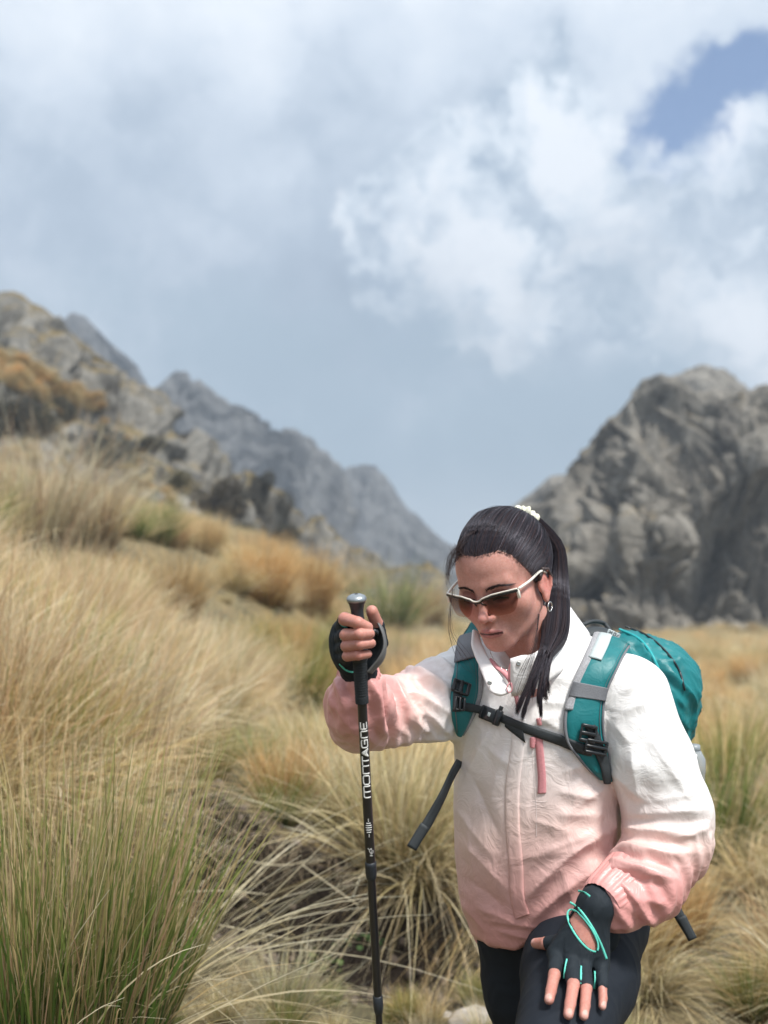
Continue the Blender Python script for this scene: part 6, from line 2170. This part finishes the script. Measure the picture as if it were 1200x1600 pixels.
def base_at(px, d):
    return at_depth(px, d)

# ---- the big green-and-straw tussock, lower left, close to the camera
rng = np.random.RandomState(5)
bp = np.array([-0.74, 2.30, 0.0]); bp[2] = float(gz(bp[0], bp[1]))
parts = [blades(1500, rng, 0.24, (0.40, 0.80), 0.38, 0.09, 0.0040, GREEN, 8, kink=0.030, weights=[0.35, 0.3, 0.35]),
         blades(700, rng, 0.25, (0.46, 0.88), 0.36, 0.09, 0.0028, REDDISH + STRAW, 8, kink=0.045),
         blades(300, rng, 0.19, (0.32, 0.62), 0.95, 0.45, 0.0028, STRAW + PALE, 8, kink=0.06),
         blades(90, rng, 0.18, (0.45, 0.66), 1.25, 0.45, 0.0034, PALE, 9, kink=0.04, lean=(0.4, -0.1))]
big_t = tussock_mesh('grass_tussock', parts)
big_t.location = bp.tolist()
tag(big_t, 'large green and straw tussock in the lower left corner, closest to the camera', 'grass tussock')
parts = [blades(75, rng, 0.14, (0.45, 0.85), 1.15, 0.42, 0.0036, PALE, 9, lean=(0.75, -0.05), kink=0.05),
         blades(90, rng, 0.12, (0.3, 0.5), 0.8, 0.4, 0.003, STRAW + PALE, 8, lean=(0.0, 0), kink=0.06)]
arch = tussock_mesh('grass_tussock', parts)
p = at_depth(235, 2.95)
arch.location = p.tolist()
tag(arch, 'tussock with long pale blades arching right over the dark soil hollow', 'grass tussock')

# ---- named tussocks of the middle distance: kind, pixel x of the root, depth, size, label
named = [   # kind, root px, root py, height px, label
 ('reddish', 55, 870, 190, 'tall reddish feathery tussock high on the left edge of the slope'),
 ('reddish', 138, 862, 165, 'tall reddish tussock just right of the one on the left edge'),
 ('green', 245, 850, 90, 'green centred tussock below the dark bush on the left slope'),
 ('ochre', 275, 972, 135, 'round ochre orange tussock standing alone left of the middle'),
 ('ochre', 325, 868, 80, 'small rust coloured tussock under the dark rock outcrop'),
 ('ochre', 413, 945, 125, 'broad ochre tussock above and left of the trekking pole grip'),
 ('ochre', 482, 962, 125, 'ochre tussock right of the broad one, above the pole grip'),
 ('straw', 545, 930, 70, 'small straw tussock just above the glove holding the pole'),
 ('green', 607, 990, 120, 'narrow upright olive tussock behind the gripping hand'),
 ('ochre', 668, 985, 95, 'brown gold tussock just left of the face'),
 ('green', 462, 1115, 150, 'olive tussock left of the gloved hand on the pole'),
 ('fallen', 405, 1165, 110, 'drooping pale tussock bending over left of the pink cuff'),
 ('ochre', 445, 1275, 140, 'golden tussock with dense curls beside the pole lettering'),
 ('straw', 622, 1365, 240, 'golden straw tussock standing right behind the pole'),
 ('fallen', 665, 1440, 190, 'pale drooping tussock spilling down right of the pole'),
 ('pale', 320, 1160, 160, 'tangled pale tussock in the middle of the left slope'),
 ('green', 1116, 1350, 230, 'green tussock behind the bent elbow on the right'),
 ('green', 1140, 1240, 150, 'dark green tuft right of the elbow and below the water bottle'),
 ('ochre', 1062, 1480, 150, 'low golden tussock below the right elbow'),
 ('fallen', 1015, 1560, 150, 'pale drooping tussock against the thigh at the lower right'),
 ('fallen', 1178, 1400, 150, 'straw tussock fallen over at the right edge'),
 ('ochre', 1165, 1070, 60, 'warm brown tussock on the flat below the crag'),
 ('straw', 1150, 1215, 130, 'swirled straw tussock right of the backpack'),
 ('green', 1175, 1590, 110, 'short green tussock in the lower right corner'),
]
KEEP = []
for k, px, pyb, hp, lab in named:
    p = ray_ground(px, pyb)
    dd_ = proj(p[None])[2][0]
    s = hp * dd_ / FPX / 0.60
    p[2] = float(gz(p[0], p[1]))
    KEEP.append((p[0], p[1], 0.30 * s, px, pyb, hp))
    place(k, p, s, random.uniform(0, 6.28), lab)
p = ray_ground(440, 1592)
place('pale', p, 0.42, 1.0, 'small pale tuft at the bottom edge left of the pole')

_sl = bpy.data.objects['rocky_slope'].data
slope_bvh = BVHTree.FromPolygons([v.co[:] for v in _sl.vertices], [p.vertices[:] for p in _sl.polygons])
def on_slope(px, py):
    d = P(px, py, 1.0) - CAM
    hit = slope_bvh.ray_cast(Vector(CAM), Vector(norm(d)), 500)
    if hit[0] is None:
        return P(px, py, 30)
    return np.array(hit[0])
# ---- everything else is one cover of grass nobody could count
def scatter():
    rng = np.random.RandomState(3)
    pts = []
    def add(n, px_rng, d_rng, pw, keys, smin, smax):
        for _ in range(n):
            d = d_rng[0] + (d_rng[1] - d_rng[0]) * rng.uniform() ** pw
            px = rng.uniform(*px_rng)
            x = (px - 600) / FPX * d
            y = d
            if -1.05 < x < 0.42 and 2.9 < y < 3.90:
                continue
            if -0.45 < x < 0.75 and y < 3.2:
                continue
            sz = rng.uniform(smin, smax)
            z = float(gz(x, y))
            tx, ty, td = proj(np.array([[x, y, z + 0.60 * sz]]))
            bx, by, _ = proj(np.array([[x, y, z]]))
            if d < 12:
                lim_y = np.interp(tx[0], [-200, 0, 150, 205, 240, 330, 380, 450, 530, 700, 1000, 1400], [650, 690, 740, 860, 905, 905, 925, 945, 960, 985, 1000, 1000])
                if d < 7:
                    lim_y = max(lim_y, np.interp(tx[0], [-200, 0, 150, 230, 350, 450, 520, 700, 1400], [650, 700, 770, 975, 985, 1010, 1040, 1090, 1120]))
                if ty[0] < lim_y:
                    sz *= max(0.0, (by[0] - lim_y) / max(by[0] - ty[0], 1))
                    if sz < (0.22 if d < 4.5 else 0.13):
                        continue
            # do not hide the tussocks set out by hand
            hid_ = False
            for a, b_, r_, kx, ky, kh in KEEP:
                if (x - a) ** 2 + (y - b_) ** 2 < r_ * r_:
                    hid_ = True
                elif y < b_ and abs(tx[0] - kx) < kh * 0.55 and by[0] > ky and by[0] - 0.60 * sz * FPX / d < ky - kh * 0.12:
                    hid_ = True
            if hid_:
                continue
            pts.append((x, y, z, sz, rng.uniform(0, 6.28), keys[rng.randint(len(keys))]))
    K = list(protos)
    I = {k: i for i, k in enumerate(K)}
    add(520, (-260, 520), (3.1, 8.0), 1.0, [I['pale'], I['straw'], I['straw2'], I['reddish'], I['grey'], I['green'], I['fallen'], I['green']], 0.42, 0.98)
    add(330, (-260, 520), (3.1, 7.5), 1.0, [I['tangle'], I['tangle'], I['reddish']], 0.6, 1.1)
    add(60, (480, 1400), (3.3, 7.0), 1.0, [I['tangle']], 0.6, 1.0)
    add(170, (480, 900), (4.0, 8.0), 1.0, [I['straw'], I['straw2'], I['pale'], I['fallen'], I['ochre']], 0.45, 0.85)
    add(200, (880, 1450), (3.3, 8.0), 1.0, [I['straw2'], I['fallen'], I['straw'], I['pale'], I['green']], 0.45, 0.85)
    add(900, (-400, 780), (7.0, 36.0), 0.8, [I['straw'], I['straw2'], I['ochre'], I['pale'], I['ochre'], I['reddish'], I['green']], 0.7, 1.15)
    add(1500, (640, 1500), (7.0, 62.0), 0.75, [I['straw'], I['straw2'], I['ochre'], I['pale'], I['fallen']], 0.7, 1.15)
    add(420, (-1500, -260), (3.0, 26.0), 0.9, [I['straw'], I['straw2'], I['pale'], I['reddish'], I['ochre']], 0.6, 1.0)
    add(520, (1450, 3200), (3.0, 30.0), 0.9, [I['straw'], I['straw2'], I['pale'], I['fallen'], I['green']], 0.6, 1.0)
    # fringe growing on the lip of the bank and short stuff on its top
    for _ in range(30):
        x = rng.uniform(-0.9, 0.4)
        y = 3.83 + 0.25 * (x + 0.3) ** 2 + rng.uniform(0.0, 0.5)
        pts.append((x, y, float(gz(x, y)), rng.uniform(0.2, 0.42), rng.uniform(0, 6.28), [I['grey'], I['pale'], I['grey'], I['green']][rng.randint(4)]))
    # short turf at the foot of it
    for _ in range(60):
        x = rng.uniform(-0.75, 0.75)
        y = rng.uniform(2.7, 3.45)
        pts.append((x, y, float(gz(x, y)), rng.uniform(0.10, 0.24), rng.uniform(0, 6.28), [I['grey'], I['pale'], I['green']][rng.randint(3)]))
    # ochre grass growing on the rocky slope behind
    for poly, n_, keys in (((-10, 160, 545, 640), 520, ['ochre', 'ochre', 'straw']), ((60, 300, 620, 800), 170, ['straw', 'ochre', 'pale']), ((-10, 60, 700, 760), 60, ['straw', 'reddish'])):
        for _ in range(n_):
            px, py = rng.uniform(poly[0], poly[1]), rng.uniform(poly[2], poly[3])
            if poly[2] == 545 and not (545 + 0.45 * px < py < 600 + 0.45 * px):
                continue
            if poly[0] == 60 and abs(py - (600 + 0.62 * px)) > 26 + 20 * rng.uniform():
                continue
            h_ = on_slope(px, py)
            pts.append((h_[0], h_[1], h_[2] - 0.15, rng.uniform(0.5, 1.0), rng.uniform(0, 6.28), I[keys[rng.randint(len(keys))]]))
    return pts, K
pts, K = scatter()

def grass_cover():
    """geometry nodes: instance the clump meshes on a point cloud, one object"""
    P_ = np.array([q[:3] for q in pts], np.float32)
    me = bpy.data.meshes.new('grass_cover')
    me.vertices.add(len(P_))
    me.vertices.foreach_set('co', P_.ravel())
    for nm, j in (('gsize', 3), ('gturn', 4)):
        a = me.attributes.new(nm, 'FLOAT', 'POINT')
        a.data.foreach_set('value', np.array([q[j] for q in pts], np.float32))
    a = me.attributes.new('gkind', 'INT', 'POINT')
    a.data.foreach_set('value', np.array([q[5] for q in pts], np.int32))
    o = bpy.data.objects.new('grass_cover', me)
    COL.objects.link(o)
    hid = bpy.data.collections.new('clump_sources')
    for i, k in enumerate(K):
        so = bpy.data.objects.new('clump_%02d' % i, protos[k])
        hid.objects.link(so)
    ng = bpy.data.node_groups.new('grass_cover', 'GeometryNodeTree')
    ng.interface.new_socket('Geometry', in_out='INPUT', socket_type='NodeSocketGeometry')
    ng.interface.new_socket('Geometry', in_out='OUTPUT', socket_type='NodeSocketGeometry')
    N = ng.nodes
    gi, go = N.new('NodeGroupInput'), N.new('NodeGroupOutput')
    ci = N.new('GeometryNodeCollectionInfo')
    ci.inputs['Collection'].default_value = hid
    ci.inputs['Separate Children'].default_value = True
    ci.inputs['Reset Children'].default_value = True
    iop = N.new('GeometryNodeInstanceOnPoints')
    iop.inputs['Pick Instance'].default_value = True
    def attr(nm, ty):
        n = N.new('GeometryNodeInputNamedAttribute')
        n.data_type = ty
        n.inputs['Name'].default_value = nm
        return [s for s in n.outputs if s.enabled and s.name == 'Attribute'][0]
    cx = N.new('ShaderNodeCombineXYZ')
    ng.links.new(attr('gturn', 'FLOAT'), cx.inputs[2])
    ng.links.new(gi.outputs[0], iop.inputs['Points'])
    ng.links.new(ci.outputs[0], iop.inputs['Instance'])
    ng.links.new(attr('gkind', 'INT'), iop.inputs['Instance Index'])
    ng.links.new(cx.outputs[0], iop.inputs['Rotation'])
    ng.links.new(attr('gsize', 'FLOAT'), iop.inputs['Scale'])
    ng.links.new(iop.outputs[0], go.inputs[0])
    md = o.modifiers.new('grass_cover', 'NODES')
    md.node_group = ng
    return tag(o, 'sea of dry straw bunch grass covering the slope and the valley floor', kind='stuff')
grass_cover()

# ================================================================== BUSHES, STONES, PLANTLETS
def leaf_cloud(n, rng, R, leaf=0.03, clumps=14):
    cs = norm(rng.normal(0, 1, (clumps, 3))) * rng.uniform(0.35, 0.85, (clumps, 1))
    cs[:, 2] = np.abs(cs[:, 2])
    rs = rng.uniform(0.22, 0.42, clumps)
    k = rng.randint(clumps, size=n)
    p = cs[k] + norm(rng.normal(0, 1, (n, 3))) * (rs[k] * rng.uniform(0.5, 1.0, n) ** 0.5)[:, None]
    p = p * np.array(R)
    u = norm(rng.normal(0, 1, (n, 3)))
    v = norm(np.cross(u, rng.normal(0, 1, (n, 3))))
    s = leaf * rng.uniform(0.6, 1.4, n)[:, None]
    V = np.stack([p - u * s, p + v * s * 0.5, p + u * s, p - v * s * 0.5], 1).reshape(-1, 3)
    F = np.arange(n * 4).reshape(-1, 4)
    g = rng.uniform(0.6, 1.4, n)
    return V, F, g
def bush(px, py, wpx, R, label, seed, tone=(0.060, 0.062, 0.045)):
    rng = np.random.RandomState(seed)
    base = on_slope(px, py)
    k = wpx * proj(base[None])[2][0] / FPX
    R = tuple(k * c for c in R)
    root = empty('bush', base)
    tag(root, label, 'bush', 'dark bushes among the rocks')
    V, F, g = leaf_cloud(5200, rng, R, leaf=0.035 * max(R))
    C = np.repeat((np.array(tone)[None] * g[:, None] * np.where(rng.uniform(0, 1, (len(g), 1)) < 0.18, 2.6, 1.0)), 4, 0)
    mesh_obj('foliage', V + base, F, M_grass, root, smooth=False, attrs={'tint': C})
    st = []
    for k in range(9):
        a = rng.uniform(0, 6.28)
        tip = np.array([math.cos(a) * R[0] * 0.7, math.sin(a) * R[1] * 0.7, R[2] * rng.uniform(0.5, 1.0)])
        st.append(tube([(0, 0, -0.3), tip * 0.4 + rng.normal(0, 0.05, 3), tip], [0.03 * R[2], 0.02 * R[2], 0.006 * R[2]], 5, 6))
    V, F = join(st)
    mesh_obj('stem', V + base, F, simple_mat('bark', (0.09, 0.075, 0.06), 0.9), root)
bush(35, 672, 66, (1, 0.8, 0.95), 'wide dark bush at the left edge below the ochre grass', 1)
bush(102, 655, 34, (1, 0.9, 1.1), 'small dark bush right of the wide one on the left slope', 2)
bush(172, 722, 50, (1, 0.9, 1.2), 'dark bush in front of the pale boulder on the left slope', 3)
bush(345, 800, 46, (1, 1, 1.3), 'grey brown bush under the outcrop, left one of the pair', 4, (0.085, 0.078, 0.06))
bush(412, 798, 50, (1, 0.9, 1.2), 'grey brown bush under the outcrop, right one of the pair', 5, (0.085, 0.078, 0.06))
bush(378, 838, 46, (1, 0.9, 0.7), 'low dark bush directly below the grey brown pair', 7)
bush(452, 846, 34, (1, 0.9, 0.9), 'small round bush farthest right on the rocky slope', 8, (0.075, 0.072, 0.05))
bush(232, 700, 36, (1, 0.9, 0.7), 'flat dark bush on the rocks right of the pale boulder', 9)
bush(268, 760, 40, (1, 0.9, 0.8), 'low olive bush between boulders above the green tussock', 6, (0.09, 0.085, 0.045))

def stone(p, s, label, seed, mat, name='stone', group=None, flat=0.7):
    rng = np.random.RandomState(seed)
    import bmesh
    bm = bmesh.new()
    bmesh.ops.create_icosphere(bm, subdivisions=4, radius=1.0)
    V = np.array([v.co[:] for v in bm.verts])
    F = [[v.index for v in f.verts] for f in bm.faces]
    bm.free()
    V = V * (1 + 0.45 * fbm(V * 1.1 + seed, 3)[:, None] + 0.10 * ridged(V * 2.5 + seed, 3)[:, None])
    V = V * np.array([1, 0.85, flat]) * s
    o = mesh_obj(name, V, np.array(F), mat)
    o.location = [float(c) for c in p]
    o.rotation_euler = (0, 0, rng.uniform(0, 6.28))
    return tag(o, label, 'stone', group)
M_pale = simple_mat('pale_stone', (0.62, 0.58, 0.55), 0.8, 0, 0.25, 40, 0.4)
M_stone = simple_mat('path_stone', (0.34, 0.31, 0.28), 0.85, 0, 0.3, 30, 0.5)
pz = lambda x, y: np.array([x, y, float(gz(x, y))])
q = pz((438 - 600) / FPX * 3.85, 3.84)
stone(P(438, 1402, 3.74), 0.030, 'small whitish stone lodged in the lip of the dark soil bank', 3, M_pale)
stone(P(525, 1440, 3.68), 0.020, 'tiny tan pebble in the soil bank just left of the pole', 4, M_stone)
stone(ray_ground(742, 1600), 0.085, 'pale grey flat stone on the path beside the leg', 6, M_stone, flat=0.45)
stone(ray_ground(700, 1588), 0.022, 'small pale pebble left of the flat path stone', 7, M_pale)
stone(ray_ground(668, 1597), 0.016, 'tiny pebble farthest left on the path', 8, M_pale)
stone(on_slope(118, 690), 1.1, 'pale boulder between the dark bushes on the left slope', 12, M_rock_near, 'boulder')
stone(on_slope(262, 704), 1.1, 'boulder above the low olive bush', 13, M_rock_near, 'boulder')
# crumbled soil and hanging roots on the little bank
def clods():
    rng = np.random.RandomState(17)
    t_ = (1 + 5 ** 0.5) / 2
    ico = norm(np.array([(-1, t_, 0), (1, t_, 0), (-1, -t_, 0), (1, -t_, 0), (0, -1, t_), (0, 1, t_), (0, -1, -t_), (0, 1, -t_), (t_, 0, -1), (t_, 0, 1), (-t_, 0, -1), (-t_, 0, 1)], float))
    tri = np.array([(0, 11, 5), (0, 5, 1), (0, 1, 7), (0, 7, 10), (0, 10, 11), (1, 5, 9), (5, 11, 4), (11, 10, 2), (10, 7, 6), (7, 1, 8), (3, 9, 4), (3, 4, 2), (3, 2, 6), (3, 6, 8), (3, 8, 9), (4, 9, 5), (2, 4, 11), (6, 2, 10), (8, 6, 7), (9, 8, 1)])
    Vs, Fs = [], []
    n = 900
    for i in range(n):
        x = rng.uniform(-0.95, 0.45)
        y = 3.72 + 0.25 * (x + 0.3) ** 2 + rng.normal(-0.10, 0.16)
        r = 0.006 + 0.020 * rng.uniform() ** 4
        c = np.array([x, y, float(gz(x, y)) + r * 0.3])
        Vs.append(c + ico * r * rng.uniform(0.6, 1.3, (12, 3)))
        Fs.append(tri + 12 * i)
    m = simple_mat('crumbled_soil', (0.11, 0.085, 0.065), 0.95, 0, 0.6, 25)
    tag(mesh_obj('soil_clods', np.vstack(Vs), np.vstack(Fs), m, smooth=False), 'crumbled dark soil and grit in the hollow under the bank', kind='stuff')
    rt = []
    for i in range(170):
        x = rng.uniform(-0.85, 0.35)
        y = 3.70 + 0.25 * (x + 0.3) ** 2 + rng.uniform(-0.03, 0.05)
        z = float(gz(x, y + 0.08))
        L_ = rng.uniform(0.05, 0.2)
        a = np.array([x, y + 0.03, z])
        rt.append(tube([a, a + [rng.normal(0, 0.02), -0.05, -L_ * 0.3], a + [rng.normal(0, 0.05), -0.07 - rng.uniform(0, 0.04), -L_]], [0.0013, 0.001, 0.0005], 4, 7))
    V, F = join(rt)
    tag(mesh_obj('hanging_roots', V, F, simple_mat('root', (0.20, 0.155, 0.10), 0.9, 0, 0.5, 30)), 'thin dead roots hanging over the face of the soil bank', kind='stuff')
clods()
# broad-leaved plantlets in the hollow
def plantlet(p, s, label, seed):
    rng = np.random.RandomState(seed)
    n = 46
    c = rng.normal(0, 1, (n, 3)) * np.array([1, 0.6, 0.55]) * s * 0.5
    c[:, 2] = np.abs(c[:, 2]) + 0.01
    u = norm(rng.normal(0, 1, (n, 3)) * [1, 1, 0.4])
    v = norm(np.cross(u, rng.normal(0, 1, (n, 3))))
    r = 0.010 * rng.uniform(0.7, 1.5, n)[:, None]
    V = np.stack([c - u * r, c - u * r * 0.3 + v * r * 0.7, c + u * r * 0.6 + v * r * 0.5, c + u * r * 1.2, c + u * r * 0.6 - v * r * 0.5, c - u * r * 0.3 - v * r * 0.7], 1).reshape(-1, 3)
    b = np.arange(n)[:, None] * 6
    F = np.vstack([b + [0, 1, 2, 3], b + [0, 3, 4, 5]])
    g = rng.uniform(0.6, 1.3, n)
    C = np.repeat(np.array([0.12, 0.20, 0.07])[None] * g[:, None], 6, 0)
    o = mesh_obj('plantlet', V, F, M_grass, smooth=False, attrs={'tint': C})
    o.location = [float(t) for t in p]
    tag(o, label, 'ground plants', kind='stuff')
plantlet(ray_ground(555, 1480), 0.10, 'small green leafy plantlet left of the pole below the soil bank', 1)
plantlet(ray_ground(500, 1510), 0.09, 'sparse green plantlet at the foot of the dark hollow', 2)
plantlet(P(470, 1318, 3.95), 0.12, 'yellow green mossy plantlet on top of the bank', 3)
# dry stalks lying across the hollow
rng = np.random.RandomState(9)
stalks = [[(245, 1430, 3.0), (330, 1443, 3.05), (455, 1468, 3.15)], [(240, 1470, 3.0), (330, 1482, 3.05), (436, 1477, 3.1)], [(470, 1350, 3.5), (560, 1415, 3.45)],
          [(250, 1395, 3.1), (350, 1392, 3.2), (420, 1398, 3.3)], [(470, 1530, 3.3), (530, 1470, 3.35), (580, 1420, 3.4)], [(230, 1510, 2.9), (330, 1530, 3.0), (445, 1545, 3.1)],
          [(385, 1345, 3.5), (440, 1352, 3.5), (500, 1342, 3.5)], [(230, 1560, 2.8), (330, 1575, 2.9)]]
V, F = join([tube([P(*q) for q in s], [0.0022, 0.002, 0.0012][:len(s)], 5, 12) for s in stalks])
M_stalk = simple_mat('dry_stalk', (0.52, 0.46, 0.32), 0.7)
tag(mesh_obj('dry_stalks', V, F, M_stalk), 'loose pale grass stalks lying across the soil hollow', kind='stuff')

# ================================================================== HAZE
def haze():
    x0, x1, y0, y1, z0, z1 = -620, 620, -30, 620, -22, 240
    V = [(x, y, z) for x in (x0, x1) for y in (y0, y1) for z in (z0, z1)]
    F = [[0, 1, 3, 2], [4, 6, 7, 5], [0, 4, 5, 1], [2, 3, 7, 6], [0, 2, 6, 4], [1, 5, 7, 3]]
    m = bpy.data.materials.new('mountain_air')
    m.use_nodes = True
    t = NT(m.node_tree)
    t.n.clear()
    v = t.add('ShaderNodeVolumePrincipled')
    v.inputs['Color'].default_value = (0.72, 0.82, 0.95, 1)
    v.inputs['Density'].default_value = 0.0013
    o_ = t.add('ShaderNodeOutputMaterial')
    t.l.new(v.outputs[0], o_.inputs['Volume'])
    o = mesh_obj('haze', V, F, m, smooth=False)
    tag(o, 'thin blue mountain haze between the ridges', kind='stuff')
haze()
